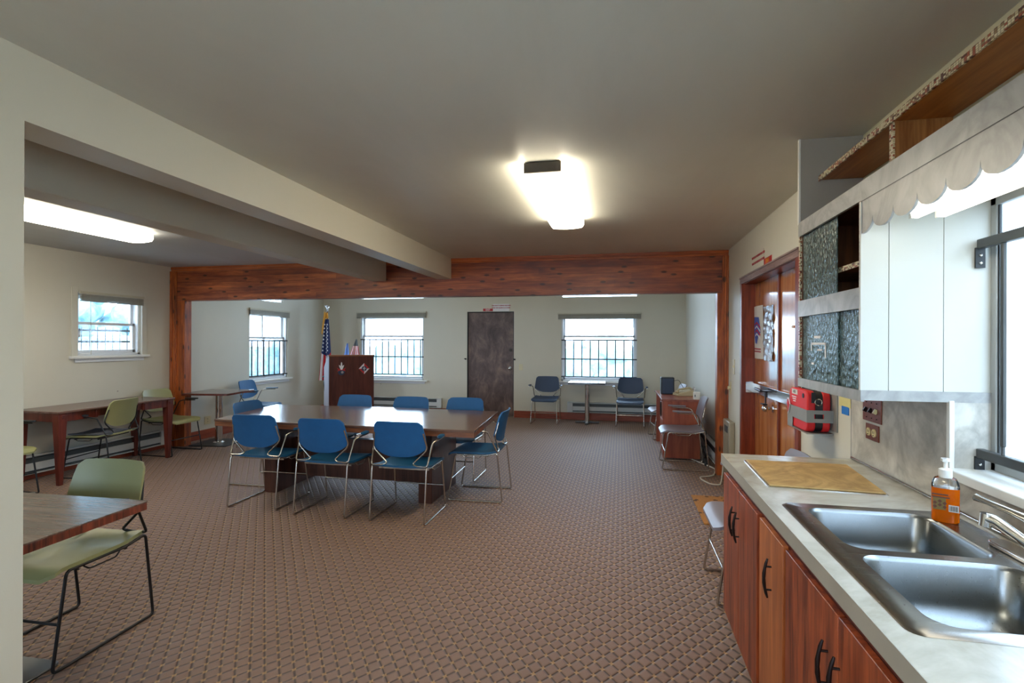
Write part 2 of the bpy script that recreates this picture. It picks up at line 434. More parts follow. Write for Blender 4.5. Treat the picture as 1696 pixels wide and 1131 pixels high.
        me.update()
        if smooth:
            me.polygons.foreach_set('use_smooth', [True]*len(me.polygons))
            me.set_sharp_from_angle(angle=math.radians(38))
        o = bpy.data.objects.new(name, me); COL.objects.link(o)
        if parent is not None: o.parent = parent
        if bevel:
            md = o.modifiers.new('soft_edge', 'BEVEL'); md.width = bevel; md.segments = seg; md.limit_method = 'ANGLE'; md.angle_limit = math.radians(40)
        if kind: o['kind'] = kind
        return o

def fillet(pts, r=.02, n=4, closed=False):
    P = [Vector(p) for p in pts]; out = []; m = len(P)
    for i in range(m):
        if not closed and i in (0, m-1): out.append(P[i]); continue
        a, b, c = P[i-1], P[i], P[(i+1) % m]
        d1 = (a-b); d2 = (c-b); k = min(r, d1.length*.45, d2.length*.45)
        p0 = b+d1.normalized()*k; p2 = b+d2.normalized()*k
        for j in range(n+1):
            t = j/n; out.append(p0*(1-t)**2+b*2*t*(1-t)+p2*t*t)
    return out

def rrect(x0, x1, y0, y1, r, n=5):
    out = []
    for cx, cy, a0 in ((x1-r, y1-r, 0), (x0+r, y1-r, 90), (x0+r, y0+r, 180), (x1-r, y0+r, 270)):
        for j in range(n+1):
            a = math.radians(a0+90*j/n); out.append((cx+r*math.cos(a), cy+r*math.sin(a)))
    return out

def tag(o, label, cat, group=None):
    o['label'] = label; o['category'] = cat
    if group: o['group'] = group
    return o
def thing(name, label, cat, loc=(0, 0, 0), rz=0, group=None):
    o = bpy.data.objects.new(name, None); COL.objects.link(o)
    o.location = loc; o.rotation_euler = (0, 0, rz); o.empty_display_size = .1
    return tag(o, label, cat, group)
def struct(mb, name, mat, **k): return mb.build(name, mat, kind='structure', **k)
def dup(root, loc, rz, label, group=None):
    r = root.copy(); COL.objects.link(r); r.location = loc; r.rotation_euler = (0, 0, rz); r['label'] = label
    if group: r['group'] = group
    for ch in list(root.children):
        c = ch.copy(); COL.objects.link(c); c.parent = r
        for g in ch.children:
            d = g.copy(); COL.objects.link(d); d.parent = c
    return r
def lettering(name, text, size, mat, parent, origin, right, up, depth=.0008, spacing=1.0, align='CENTER', bold=0):
    """writing lying in the plane spanned by right/up at origin (world coordinates)"""
    cu = bpy.data.curves.new(name, 'FONT'); cu.body = text; cu.size = size; cu.extrude = depth
    cu.align_x = align; cu.align_y = 'CENTER'; cu.space_character = spacing; cu.offset = bold
    tmp = bpy.data.objects.new(name+'_c', cu); COL.objects.link(tmp)
    dg = bpy.context.evaluated_depsgraph_get()
    me = bpy.data.meshes.new_from_object(tmp.evaluated_get(dg)); bpy.data.objects.remove(tmp); bpy.data.curves.remove(cu)
    r = Vector(right).normalized(); u = Vector(up).normalized(); n = r.cross(u)
    A = Matrix((r, u, n)).transposed().to_4x4(); A.translation = Vector(origin)
    if parent is not None:
        A = Matrix.LocRotScale(parent.location, parent.rotation_euler, None).inverted() @ A
    me.transform(A); me.materials.clear(); me.materials.append(mat)
    o = bpy.data.objects.new(name, me); COL.objects.link(o); o.parent = parent; return o

def holed(mb, axis, p0, p1, u0, u1, z0, z1, holes):
    """wall slab normal to axis ('X' or 'Y') between p0,p1 with rectangular holes (ua,ub,za,zb)"""
    us = sorted({u0, u1, *[h[0] for h in holes], *[h[1] for h in holes]}); us = [u for u in us if u0 <= u <= u1]
    for a, b in zip(us, us[1:]):
        m = (a+b)/2; hs = sorted([h for h in holes if h[0] < m < h[1]], key=lambda h: h[2])
        z = z0; segs = []
        for h in hs:
            if h[2] > z: segs.append((z, h[2]))
            z = max(z, h[3])
        if z < z1: segs.append((z, z1))
        for c, d in segs:
            if axis == 'X': mb.box(p0, p1, a, b, c, d)
            else: mb.box(a, b, p0, p1, c, d)

# ------------------------------------------------------------------ key dimensions
XR, XL, YF, YH, HC, HF = 1.18, -6.24, 10.0, 6.227, 2.535, 3.15
XB, YB = -2.08, 1.44       # beam face / column corner
YBACK = -2.6

# ------------------------------------------------------------------ room
struct(MB().box(XL-.2, XR+.3, YBACK-.2, YF+.2, -.12, 0), 'floor', M['carpet'], smooth=False)
struct(MB().box(XB-.19, XR+.25, YBACK, YH+.06, HC, HC+.12), 'ceiling', M['ceiling'], smooth=False)
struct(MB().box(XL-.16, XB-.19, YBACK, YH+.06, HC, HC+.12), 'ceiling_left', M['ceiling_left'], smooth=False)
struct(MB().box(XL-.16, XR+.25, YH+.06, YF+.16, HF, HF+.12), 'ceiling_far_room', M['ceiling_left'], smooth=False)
# far wall: window_2 (left), door, window_3 (right), transoms above
W_FAR = [(-5.38, -3.96, .70, 2.03), (-1.13, .30, .74, 2.00)]
T_FAR = [(-5.38, -3.96, 2.385, 2.95), (-1.13, .31, 2.365, 2.95)]
DOOR_F = (-3.03, -2.07, 0, 2.095)
mb = MB(); holed(mb, 'Y', YF, YF+.16, XL-.16, XR+.25, 0, HF, W_FAR+T_FAR+[DOOR_F]); struct(mb, 'wall_far', M['wall_far'], smooth=False)
# left wall
W_L = [(4.87, 5.70, 1.31, 2.06), (7.74, 8.79, .80, 2.03)]; T_L = [(7.74, 8.64, 2.215, 2.9)]
mb = MB(); holed(mb, 'X', XL-.16, XL, YBACK, YF, 0, HF, W_L+T_L); struct(mb, 'wall_left', M['wall'], smooth=False)
# right wall: door opening, kitchen window opening
W_K = (-.25, 2.173, 1.02, 2.03); DOOR_R = (3.83, 5.455, 0, 2.085)
mb = MB(); holed(mb, 'X', XR, XR+.15, YBACK, 3.0, 0, HF, [W_K]); struct(mb, 'wall_right_kitchen', M['wall_kitchen'], smooth=False)
mb = MB(); holed(mb, 'X', XR, XR+.22, 3.0, YF+.16, 0, HF, [DOOR_R]); struct(mb, 'wall_right', M['wall'], smooth=False)
struct(MB().box(XR+.22, XR+.26, 3.6, 5.7, 0, 2.3), 'wall_behind_doors', M['wall'], smooth=False)
W_BACK_ADDED = [(-5.4, -3.4, .9, 2.1), (-1.6, .4, .9, 2.1)]  # openings added behind the camera to let in fill daylight
mb = MB(); holed(mb, 'Y', YBACK-.15, YBACK, XL-.16, XR+.25, 0, HC+.12, W_BACK_ADDED); struct(mb, 'wall_back', M['wall'], smooth=False)
# wall to the left of the camera that carries the ceiling beam
struct(MB().box(XB-.19, XB, YBACK, YB, 0, 2.28), 'wall_partition', M['beam'], smooth=False)
struct(MB().box(XB-.19, XB, YBACK, YH-.06, 2.28, HC), 'trim_ceiling_beam', M['beam'], smooth=False)
struct(MB().box(-3.155, -2.955, YBACK, YH-.06, 2.27, HC), 'trim_ceiling_beam_left', M['beam'], bevel=.006)

# wooden header and posts across the room
mb = MB(); mb.box(XL, XR, YH-.05, YH+.06, 2.062, HC); struct(mb, 'trim_header', M['header'], smooth=False)
struct(MB().box(XL, XR, YH+.06, YH+.10, 2.062, HF), 'wall_above_header', M['wall_far'], smooth=False)
mb = MB(); mb.box(XL, XR, YH-.072, YH-.05, HC-.035, HC); mb.box(XL, XR, YH-.064, YH-.05, HC-.062, HC-.035)
struct(mb, 'trim_header_moulding', M['trimwood_x'], bevel=.003)
for nm, a, b, ins in (('trim_post_left', XL, XL+.215, XL+.09), ('trim_post_right', XR-.115, XR, XR-.06)):
    mb = MB(); mb.box(a, b, YH-.05, YH+.07, 0, 2.062); struct(mb, nm, M['trimwood_z'], bevel=.004)
mb = MB(); mb.box(XL, XL+.035, YH-.09, YH-.05, 0, HC-.062); mb.box(XL+.035, XL+.075, YH-.078, YH-.05, 0, HC-.062); mb.box(XL+.075, XL+.09, YH-.066, YH-.05, 0, HC-.062)
struct(mb, 'trim_post_moulding_left', M['trimwood_z'], bevel=.004)
mb = MB(); mb.box(XR-.02, XR, YH-.085, YH-.05, 0, HC-.062); mb.box(XR-.045, XR-.02, YH-.075, YH-.05, 0, HC-.062); mb.box(XR-.065, XR-.045, YH-.064, YH-.05, 0, HC-.062)
struct(mb, 'trim_post_moulding_right', M['trimwood_z'], bevel=.003)

# baseboards
mb = MB(); mb.box(XL, DOOR_F[0]-.01, YF-.02, YF, 0, .135); struct(mb, 'baseboard_far_left', M['base_x'], bevel=.003)
mb = MB(); mb.box(DOOR_F[1]+.01, XR, YF-.02, YF, 0, .135); struct(mb, 'baseboard_far_right', M['base_x'], bevel=.003)
struct(MB().box(XL, XL+.02, YH+.07, YF-.02, 0, .135), 'baseboard_left', M['base_y'], bevel=.003)
struct(MB().box(XL, XL+.018, YBACK, YH-.09, 0, .06), 'baseboard_left_near', M['base_y'], bevel=.003)
struct(MB().box(XR-.02, XR, 5.47, YH-.09, 0, .1), 'baseboard_right', M['base_y'], bevel=.003)

# ------------------------------------------------------------------ windows
def window(idx, axis, face, out, u0, u1, z0, z1, rail, mullion=None, sill=True, simple=False, depth=.10, sill_ext=.09):
    """face: room-side wall coordinate; out: +1/-1 direction to outside along axis; rail: height of meeting rail"""
    root = bpy.data.objects.new(f'window_{idx}', None); COL.objects.link(root); root['kind'] = 'structure'
    def B(mb, a0, a1, p0, p1, c0, c1):
        if axis == 'X': mb.box(face+out*p0, face+out*p1, a0, a1, c0, c1)
        else: mb.box(a0, a1, face+out*p0, face+out*p1, c0, c1)
    if simple:
        g = MB(); B(g, u0, u1, .03, .034, z0, z1); g.build('pane', M['glass'], root, smooth=False)
        g = MB(); B(g, u0, u0+.02, .02, .05, z0, z1); B(g, u1-.02, u1, .02, .05, z0, z1); B(g, u0, u1, .02, .05, z1-.02, z1); g.build('window_frame', M['sash'], root, smooth=False)
        return root
    f = MB()
    B(f, u0, u0+.035, .02, .15, z0, z1); B(f, u1-.035, u1, .02, .15, z0, z1)
    B(f, u0, u1, .02, .15, z1-.03, z1); B(f, u0, u1, .02, .15, z0, z0+.03)
    f.build('window_frame', M['sash'], root, bevel=.003)
    for nm, za, zb, d in (('lower_sash', z0+.03, rail+.018, depth-.035), ('upper_sash', rail-.018, z1-.03, depth)):
        s = MB(); a, b = u0+.035, u1-.035; w = .032
        B(s, a, a+w, d, d+.03, za, zb); B(s, b-w, b, d, d+.03, za, zb)
        B(s, a, b, d, d+.03, za, za+w*1.2); B(s, a, b, d, d+.03, zb-w, zb)
        if mullion: B(s, mullion-.015, mullion+.015, d, d+.03, za, zb)
        so = s.build(nm, M['sash'], root, bevel=.002)
        g = MB(); B(g, a+w, b-w, d+.012, d+.016, za+w, zb-w); g.build('pane', M['glass'], so, smooth=False)
    if sill:
        s = MB(); B(s, u0-sill_ext, u1+sill_ext, -.05, .02, z0-.03, z0); s.build('window_sill', M['white'], root, bevel=.004)
        s = MB(); B(s, u0-.03, u1+.03, -.014, 0, z0-.075, z0-.03); s.build('apron', M['sash'], root, bevel=.002)
    return root
window(1, 'X', XL, -1, 4.87, 5.70, 1.31, 2.06, 1.70)
window(2, 'Y', YF, 1, *W_FAR[0], 1.60)
window(3, 'Y', YF, 1, *W_FAR[1], 1.60)
window(9, 'Y', YBACK, -1, *W_BACK_ADDED[0], 1.5)  # unseen rear windows, added because the room was too dark
window(10, 'Y', YBACK, -1, *W_BACK_ADDED[1], 1.5)
window(4, 'X', XL, -1, 7.74, 8.79, .80, 2.03, 1.55, mullion=8.20)
for i, (ax, fc, o, u0, u1, z0, z1) in enumerate((('Y', YF, 1, *T_FAR[0]), ('Y', YF, 1, *T_FAR[1]), ('X', XL, -1, *T_L[0]))):
    window(5+i, ax, fc, o, u0, u1, z0, z1, (z0+z1)/2, sill=False, simple=True)
mb = MB()   # casing round the near left window
mb.box(XL, XL+.016, 4.80, 4.87, 1.28, 2.13); mb.box(XL, XL+.016, 5.70, 5.77, 1.28, 2.13); mb.box(XL, XL+.016, 4.87, 5.70, 2.06, 2.13)
struct(mb, 'trim_window_casing', M['wall'], bevel=.003)
# kitchen window (aluminium, deep reveal)
kw = bpy.data.objects.new('window_8', None); COL.objects.link(kw); kw['kind'] = 'structure'
f = MB(); X0 = 1.30
f.box(X0, X0+.022, W_K[1]-.03, W_K[1], W_K[2], W_K[3]); f.box(X0, X0+.022, W_K[0], W_K[0]+.03, W_K[2], W_K[3])
f.box(X0, X0+.022, W_K[0], W_K[1], 1.045, 1.085); f.box(X0, X0+.022, W_K[0], W_K[1], W_K[3]-.04, W_K[3]); f.box(X0, X0+.02, .80, .84, W_K[2], W_K[3])
f.build('window_frame', M['alu'], kw, bevel=.003)
MB().box(X0+.006, X0+.012, W_K[1]-.037, W_K[1]-.03, W_K[2]+.04, W_K[3]-.04).build('gasket', M['black'], kw)
MB().box(X0+.014, X0+.018, W_K[0]+.03, W_K[1]-.03, 1.085, W_K[3]-.04).build('pane', M['glass'], kw, smooth=False)
MB().box(1.155, X0+.005, W_K[0]+.002, 2.171, 1.012, 1.046).build('window_sill', M['white'], kw, bevel=.004)
struct(MB().box(XR-.004, X0, 2.165, 2.176, 1.045, 1.31), 'trim_reveal_panel', M['splash'], smooth=False)
struct(MB().box(XR-.012, XR+.004, 2.160, 2.18, 1.045, 1.29), 'trim_reveal_edge', M['white'], bevel=.002)

# security bars
def bars(label, axis, face, u0, u1, zs, n, vtop, vbot, mat, cat='window bars', br=.011):
    t = thing('window_bars', label, cat, ((face, (u0+u1)/2, zs[0]) if axis == 'X' else ((u0+u1)/2, face, zs[0])))
    for z in zs:
        r = MB()
        if axis == 'X': r.box(face-.006, face+.006, u0, u1, z-.012, z+.012)
        else: r.box(u0, u1, face-.008, face+.008, z-.011, z+.011)
        r.build('rail', mat, t, world=True)
    for i in range(n):
        u = u0+(u1-u0)*(i+.5)/n; r = MB()
        a = (face, u, vbot) if axis == 'X' else (u, face, vbot); b = (a[0], a[1], vtop)
        r.cyl(a, b, br, 8); r.build('bar', mat, t, world=True)
    return t
bars('black security bars across the lower half of the window left of the brown door', 'Y', YF+.012, -5.378, -3.962, (1.53, 1.175, .81), 10, 1.53, .81, M['ironblack'])
bars('black security bars across the lower half of the window between the two navy chairs', 'Y', YF+.012, -1.128, .298, (1.53, 1.165, .825), 9, 1.53, .825, M['ironblack'])
bars('black security bars in the corner window behind the flag pole side wall', 'X', XL-.012, 7.742, 8.788, (1.50, .875), 7, 1.50, .875, M['ironblack'])
bars('thin wire grid over the lower sash of the small window above the long table', 'X', XL-.148, 4.89, 5.68, (1.62, 1.48, 1.36), 8, 1.66, 1.33, M['ironblack'], br=.005)
kb = thing('window_bars', 'dark grey steel security bars across the kitchen window above the sink', 'window bars', (1.262, 2.165, 1.10))
for z, r in ((1.855, 0), (1.105, 0)):
    MB().box(1.25, 1.275, W_K[0]+.01, 2.160, z-.017, z+.017).build('rail', M['iron'], kb, bevel=.003, world=True)
    b = MB().box(1.247, 1.277, 2.158, 2.165, z-.085, z-.012).build('bracket', M['ironblack'], kb, world=True)
    s = MB().ball((1.262, 2.157, z-.04), .006, 8, 6); s.ball((1.262, 2.157, z-.068), .006, 8, 6); s.build('screw', M['chrome'], b, world=False).location = -Vector(kb.location)
for y in (2.045, 1.78, 1.49, 1.19, .91, .63, .35, .07):
    MB().box(1.256, 1.269, y-.007, y+.007, 1.15, 1.84).build('bar', M['iron'], kb, bevel=.003, world=True)
    MB().box(1.259, 1.266, y-.004, y+.004, 1.12, 1.15).build('bar_end', M['iron'], kb, world=True)

# raised blinds
def blind(label, axis, face, n, u0, u1, ztop, h=.075, droop=0, cord=None):
    t = thing('window_blind', label, 'blind', ((face, u0, ztop-h) if axis == 'X' else (u0, face, ztop-h)))
    def B(mb, a, b, p, q, c, d):
        if axis == 'X': mb.box(face+n*p, face+n*q, a, b, c, d)
        else: mb.box(a, b, face+n*p, face+n*q, c, d)
    r = MB(); B(r, u0, u1, .0, .035, ztop-.03, ztop); r.build('head_rail', M['blind'], t, bevel=.002, world=True)
    k = 7; s = MB()
    for i in range(k):
        z = ztop-.034-i*(h-.034)/k
        B(s, u0+.01, u1-.01, .002, .034, z-(h-.034)/k*.75, z)
    s.build('slat_stack', M['blindgrey'], t, world=True)
    r = MB(); B(r, u0+.01, u1-.01, .0, .036, ztop-h-.012, ztop-h); r.build('bottom_rail', M['blindgrey'], t, bevel=.002, world=True)
    if cord:
        for u, ln in cord:
            p = (face+n*.03, u, ztop-.03) if axis == 'X' else (u, face+n*.03, ztop-.03)
            q = (p[0], p[1]+.01, p[2]-ln)
            MB().cyl(p, q, .003, 8).build('cord', M['blind'], t, world=True)
    return t
blind('raised blind at the top of the small window above the long table', 'X', XL+.016, 1, 4.88, 5.70, 2.075, .105, cord=[(4.99, .72), (5.62, .55)])
blind('raised blind on the window left of the brown door', 'Y', YF, -1, -5.46, -3.90, 2.115, .12, cord=[(-5.42, .52)])
blind('raised drooping blind on the window between the navy chairs', 'Y', YF, -1, -1.20, .38, 2.06, .11)
blind('raised blind on the corner window beside the flag', 'X', XL, 1, 7.72, 8.81, 2.065, .12)

# ------------------------------------------------------------------ doors
d1 = bpy.data.objects.new('door_1', None); COL.objects.link(d1); d1['kind'] = 'structure'; d1.location = (-2.55, YF, 0)
MB().box(-3.015, -2.085, YF+.03, YF+.07, .02, 2.08).build('door_leaf', M['fardoor'], d1, bevel=.003, world=True)
f = MB(); f.box(DOOR_F[0], -3.018, YF+.0, YF+.09, 0, 2.095); f.box(-2.082, DOOR_F[1], YF, YF+.09, 0, 2.095); f.box(DOOR_F[0], DOOR_F[1], YF, YF+.09, 2.083, 2.095)
f.build('door_frame', M['ironblack'], d1, world=True)
MB().box(-3.03, -2.07, YF-.01, YF+.09, 0, .018).build('threshold', M['chrome'], d1, world=True)
MB().box(-3.03, -2.07, YF+.09, YF+.16, 0, 2.095).build('door_back', M['ironblack'], d1, world=True)
k = MB(); k.cyl((-2.145, YF+.03, .965), (-2.145, YF+.018, .965), .032, 20); k.cyl((-2.145, YF+.02, .965), (-2.145, YF-.03, .965), .012, 12); k.ball((-2.145, YF-.045, .965), .028)
k.build('knob', M['chrome'], d1, world=True)
k = MB(); k.cyl((-2.14, YF+.03, 1.33), (-2.14, YF+.01, 1.33), .03, 20); k.cyl((-2.14, YF+.01, 1.33), (-2.14, YF-.002, 1.33), .018, 16)
k.build('deadbolt', M['fixture'], d1, world=True)
for x, m_ in ((-3.06, 'black'), (-2.05, 'black')):
    k = MB(); k.box(x-.015, x+.015, YF-.012, YF, 1.13, 1.16); k.box(x-.03, x-.012, YF-.02, YF-.004, 1.142, 1.158)
    tag(k.build('latch_bracket', M['bronze']), 'small dark barrier bracket on the wall just %s the brown far door' % ('left of' if x < -2.5 else 'right of'), 'bracket')

d2 = bpy.data.objects.new('door_2', None); COL.objects.link(d2); d2['kind'] = 'structure'; d2.location = (1.28, 4.65, 0)
for a, b in ((4.665, 5.44), (3.845, 4.625)):
    MB().box(1.29, 1.33, a, b, .01, 2.07).build('door_leaf', M['door_wood'], d2, bevel=.003, world=True)
MB().box(1.275, 1.295, 4.628, 4.663, .01, 2.07).build('astragal', M['jamb_wood'], d2, bevel=.003, world=True)
f = MB(); f.box(XR, 1.40, 5.44, 5.455, 0, 2.085); f.box(XR, 1.40, 3.83, 3.845, 0, 2.085); f.box(XR, 1.40, 3.83, 5.455, 2.07, 2.085)
f.build('jamb', M['jamb_wood'], d2, world=True)
f = MB(); f.box(XR-.018, XR, 5.44, 5.50, 0, 2.14); f.box(XR-.018, XR, 3.77, 3.845, 0, 2.14); f.build('side_casing', M['jamb_wood'], d2, bevel=.003, world=True)
f = MB(); f.box(XR-.022, XR, 3.77, 5.50, 2.075, 2.14); f.box(XR-.03, XR, 3.77, 5.50, 2.125, 2.14); f.build('head_casing', M['casing'], d2, bevel=.003, world=True)
k = MB(); k.cyl((1.29, 4.80, .93), (1.278, 4.80, .93), .034, 20); k.cyl((1.28, 4.80, .93), (1.24, 4.80, .93), .012, 12); k.ball((1.222, 4.80, .93), .03)
k.build('knob', M['chrome'], d2, world=True)
k = MB(); k.ball((1.285, 4.30, 1.62), .012, 10, 6); k.build('peephole', M['flagwhite'], d2, world=True)
# bar across the doors
pb = thing('door_barrier', 'flat silver metal bar bolted across the double wooden doors', 'door bar', (1.262, 4.7, 1.06))
MB().box(1.262, 1.268, 3.86, 5.425, 1.015, 1.105).build('bar', M['chrome'], pb, bevel=.001, world=True)
MB().box(1.20, 1.270, 5.425, 5.433, 1.01, 1.115).build('bracket', M['chrome'], pb, world=True)
k = MB(); k.box(1.20, 1.262, 4.93, 4.955, 1.06, 1.072); k.cyl((1.20, 5.06, 1.082), (1.20, 4.86, 1.075), .012, 12); k.box(1.252, 1.262, 4.93, 4.955, .955, 1.07); k.box(1.225, 1.262, 4.90, 4.985, .948, .958)
k.build('latch', M['bronze'], pb, world=True)
# notices on the door
po = thing('poster', 'curled paper poster with a flag inside a blue map shape, on the wooden door', 'poster', (1.286, 5.30, 1.33))
def curl(u, v):
    y = 5.435-u*.30; z = 1.345+v*.50; return ((1.284-.012*math.sin(u*PI*1.1)-.006*v, y, z), (-1, 0, 0))
MB().sheet(curl, 10, 4, .001).build('sheet', M['paper'], po, world=True)
def patch(pts, nm, mat, off=.0):
    f = MB(); n_ = len(pts)
    vs = [(1.284-.012*math.sin(u*PI*1.1)-.006*v-.007-off, 5.435-u*.30, 1.345+v*.50) for u, v in pts]
    vs2 = [(a+.0012, b, c) for a, b, c in vs]
    f.add(vs+vs2, [tuple(range(n_)), tuple(range(2*n_-1, n_-1, -1))]+[(i, (i+1) % n_, (i+1) % n_+n_, i+n_) for i in range(n_)])
    return f.build(nm, mat, po, world=True)
patch([(.2, .8), (.72, .78), (.8, .62), (.86, .5), (.66, .42), (.5, .28), (.36, .3), (.2, .46)], 'map_shape', M['mapblue'])
for i in range(4): patch([(.3+.03*i, .66-.07*i), (.55, .70-.07*i), (.85, .60-.07*i), (.84, .57-.07*i), (.55, .67-.07*i), (.3+.03*i, .63-.07*i)], 'flag_stripe', M['flagred'] if i % 2 == 0 else M['flagwhite'], .0015)
for i, c in enumerate((.2, .15)): patch([(.2, c), (.86, c-.005), (.86, c-.03), (.2, c-.025)], 'text_line', M['wordred'], .0005)
fo = thing('foil_sheet', 'crumpled silver foil sheet taped to the wooden door beside the poster', 'foil', (1.286, 4.98, 1.33))
def foil(u, v): return ((1.283-.007*math.sin(u*17+v*5)*math.sin(v*23+u*3), 5.115-u*.30, 1.335+v*.49), (-1, 0, 0))
MB().sheet(foil, 20, 30, .001).build('sheet', M['foil'], fo, world=True)
MB().box(1.279, 1.283, 4.822, 5.112, 1.575, 1.581).build('fold_line', M['iron'], fo, world=True)

# signs
es = thing('exit_sign', 'small red EXIT sign above the brown far door', 'sign', (-2.60, YF, 2.1))
MB().box(-2.70, -2.50, YF-.006, YF, 2.105, 2.155).build('panel', M['redsign'], es, world=True)
lettering('letters', 'EXIT', .045, M['flagwhite'], es, (-2.60, YF-.007, 2.13), (1, 0, 0), (0, 0, 1), bold=.001)
es = thing('door_notice', 'white notice with two red lines of capitals above the brown far door', 'sign', (-2.33, YF, 2.1))
MB().box(-2.495, -2.165, YF-.004, YF, 2.10, 2.245).build('panel', M['flagwhite'], es, world=True)
for i, s_ in enumerate(('THIS DOOR TO REMAIN UNLOCKED', 'WHEN THE BUILDING IS OCCUPIED')):
    lettering('letters', s_, .0235, M['wordred'], es, (-2.33, YF-.0045, 2.213-i*.045), (1, 0, 0), (0, 0, 1), bold=.0012)
es = thing('exit_sign', 'small red EXIT sign above the double wooden doors on the right wall', 'sign', (XR, 4.57, 2.14))
MB().box(XR-.005, XR, 4.465, 4.685, 2.146, 2.200).build('panel', M['redsign'], es, world=True)
lettering('letters', 'EXIT', .048, M['gold'], es, (XR-.006, 4.575, 2.172), (0, -1, 0), (0, 0, 1), bold=.001)
es = thing('door_notice', 'notice with two red lines of capitals above the double wooden doors', 'sign', (XR, 4.88, 2.15))
MB().box(XR-.003, XR, 4.70, 5.065, 2.150, 2.295).build('panel', M['wall'], es, world=True)
for i, s_ in enumerate(('THIS DOOR TO REMAIN UNLOCKED', 'WHEN THE BUILDING IS OCCUPIED')):
    lettering('letters', s_, .026, M['wordred'], es, (XR-.0035, 4.882, 2.263-i*.052), (0, -1, 0), (0, 0, 1), bold=.0014)

# switches, outlets
def wallplate(name, label, c, n, w, h, mat, kind='toggle', cat='switch'):
    """n: 'X-','X+','Y-' facing"""
    t = thing(name, label, cat, c)
    def B(mb, u, z, hw, hh, p, q):
        if n[0] == 'X':
            s_ = 1 if n[1] == '+' else -1; mb.box(c[0]+s_*p, c[0]+s_*q, c[1]+u-hw, c[1]+u+hw, c[2]+z-hh, c[2]+z+hh)
        else: mb.box(c[0]+u-hw, c[0]+u+hw, c[1]-p, c[1]-q, c[2]+z-hh, c[2]+z+hh)
    m_ = MB(); B(m_, 0, 0, w/2, h/2, 0, .006); m_.build('plate', mat, t, bevel=.002, world=True)
    if kind == 'toggle':
        m_ = MB(); B(m_, 0, 0, .005, .012, .006, .016); m_.build('toggle', M['cream'], t, world=True)
    elif kind == 'outlet':
        for dz in (.021, -.021):
            m_ = MB(); B(m_, 0, dz, .014, .013, .006, .009); o = m_.build('socket', M['cream'], t, world=True)
            m_ = MB(); B(m_, -.005, dz, .0012, .005, .009, .0095); B(m_, .005, dz, .0012, .005, .009, .0095); q = m_.build('slot', M['black'], t, world=True)
    return t
wallplate('light_switch', 'cream light switch on the far wall right of the brown door', (-1.925, YF, .995), 'Y-', .075, .12, M['cream'])
wallplate('light_switch', 'pale light switch on the right wall beyond the double doors', (XR, 5.86, 1.24), 'X-', .075, .16, M['cream'])
wallplate('power_outlet', 'white outlet low on the left wall behind the olive chair', (XL, 6.83, .27), 'X+', .12, .12, M['cream'], 'outlet', 'outlet')
k = MB(); k.cyl((XR, 6.03, 1.0), (XR-.03, 6.03, 1.0), .02, 16); k.box(XR-.004, XR, 5.995, 6.065, .93, 1.07)
tag(k.build('thermostat', M['cream'], bevel=.001), 'small pale thermostat knob on the right wall beside the wooden post', 'thermostat')
# bronze plates over the counter
sp = thing('light_switch', 'bronze triple switch plate on the marble splashback under the wall cabinet', 'switch', (XR, 2.75, 1.18))
MB().box(XR-.014, XR-.008, 2.66, 2.843, 1.124, 1.236).build('plate', M['bronzeplate'], sp, bevel=.002, world=True)
for y in (2.80, 2.75, 2.70):
    MB().obox((XR-.020, y, 1.178), (.016, .009, .022), (0, .5, 0)).build('toggle', M['brassivory'] if y < 2.72 else M['bronze'], sp, world=True)
    m_ = MB(); m_.ball((XR-.0145, y, 1.215), .003, 8, 6); m_.ball((XR-.0145, y, 1.142), .003, 8, 6); m_.build('screw', M['bronze'], sp, world=True)
so_ = thing('power_outlet', 'bronze double outlet plate on the marble splashback below the switch plate', 'outlet', (XR, 2.75, 1.08))
MB().box(XR-.014, XR-.008, 2.684, 2.812, 1.037, 1.113).build('plate', M['bronzeplate'], so_, bevel=.002, world=True)
for y in (2.775, 2.722):
    m_ = MB(); m_.cyl((XR-.014, y, 1.075), (XR-.019, y, 1.075), .019, 20); m_.build('socket', M['brassivory'], so_, world=True)
    m_ = MB(); m_.box(XR-.0196, XR-.019, y-.008, y-.005, 1.072, 1.084); m_.box(XR-.0196, XR-.019, y+.005, y+.008, 1.072, 1.084); m_.ball((XR-.019, y, 1.064), .003, 8, 6)
    m_.build('slot', M['black'], so_, world=True)

# ------------------------------------------------------------------ heaters
def heater(label, axis, face, n, u0, u1, z0, z1, d=.07):
    t = thing('baseboard_heater', label, 'heater', ((face, (u0+u1)/2, z0) if axis == 'X' else ((u0+u1)/2, face, z0)))
    def B(mb, a, b, p, q, c, e):
        if axis == 'X': mb.box(face+n*p, face+n*q, a, b, c, e)
        else: mb.box(a, b, face+n*p, face+n*q, c, e)
    h = z1-z0
    m_ = MB(); B(m_, u0, u1, 0, .012, z0, z1); B(m_, u0, u1, 0, d, z1-.012, z1); m_.build('back_plate', M['heater'], t, bevel=.002, world=True)
    m_ = MB(); B(m_, u0+.02, u1-.02, d-.012, d, z0+h*.20, z0+h*.60); B(m_, u0, u1, 0, d, z0, z0+.012); m_.build('front_cover', M['heater'], t, bevel=.002, world=True)
    m_ = MB(); B(m_, u0+.02, u1-.02, .015, .05, z0+.02, z1-.03); m_.build('fins', M['heatdark'], t, world=True)
    for a in (u0, u1-.10):
        m_ = MB(); B(m_, a, a+.10, 0, d+.004, z0, z1+.002); m_.build('end_cap', M['heater'], t, bevel=.003, world=True)
    return t
heater('long white baseboard heater under the long dark table', 'X', XL+.018, 1, 2.2, 6.02, .062, .26)
heater('baseboard heater under the window left of the brown door', 'Y', YF-.0, -1, -5.25, -3.55, .145, .34)
heater('baseboard heater under the window between the navy chairs', 'Y', YF-.0, -1, -1.0, 1.0, .145, .34)
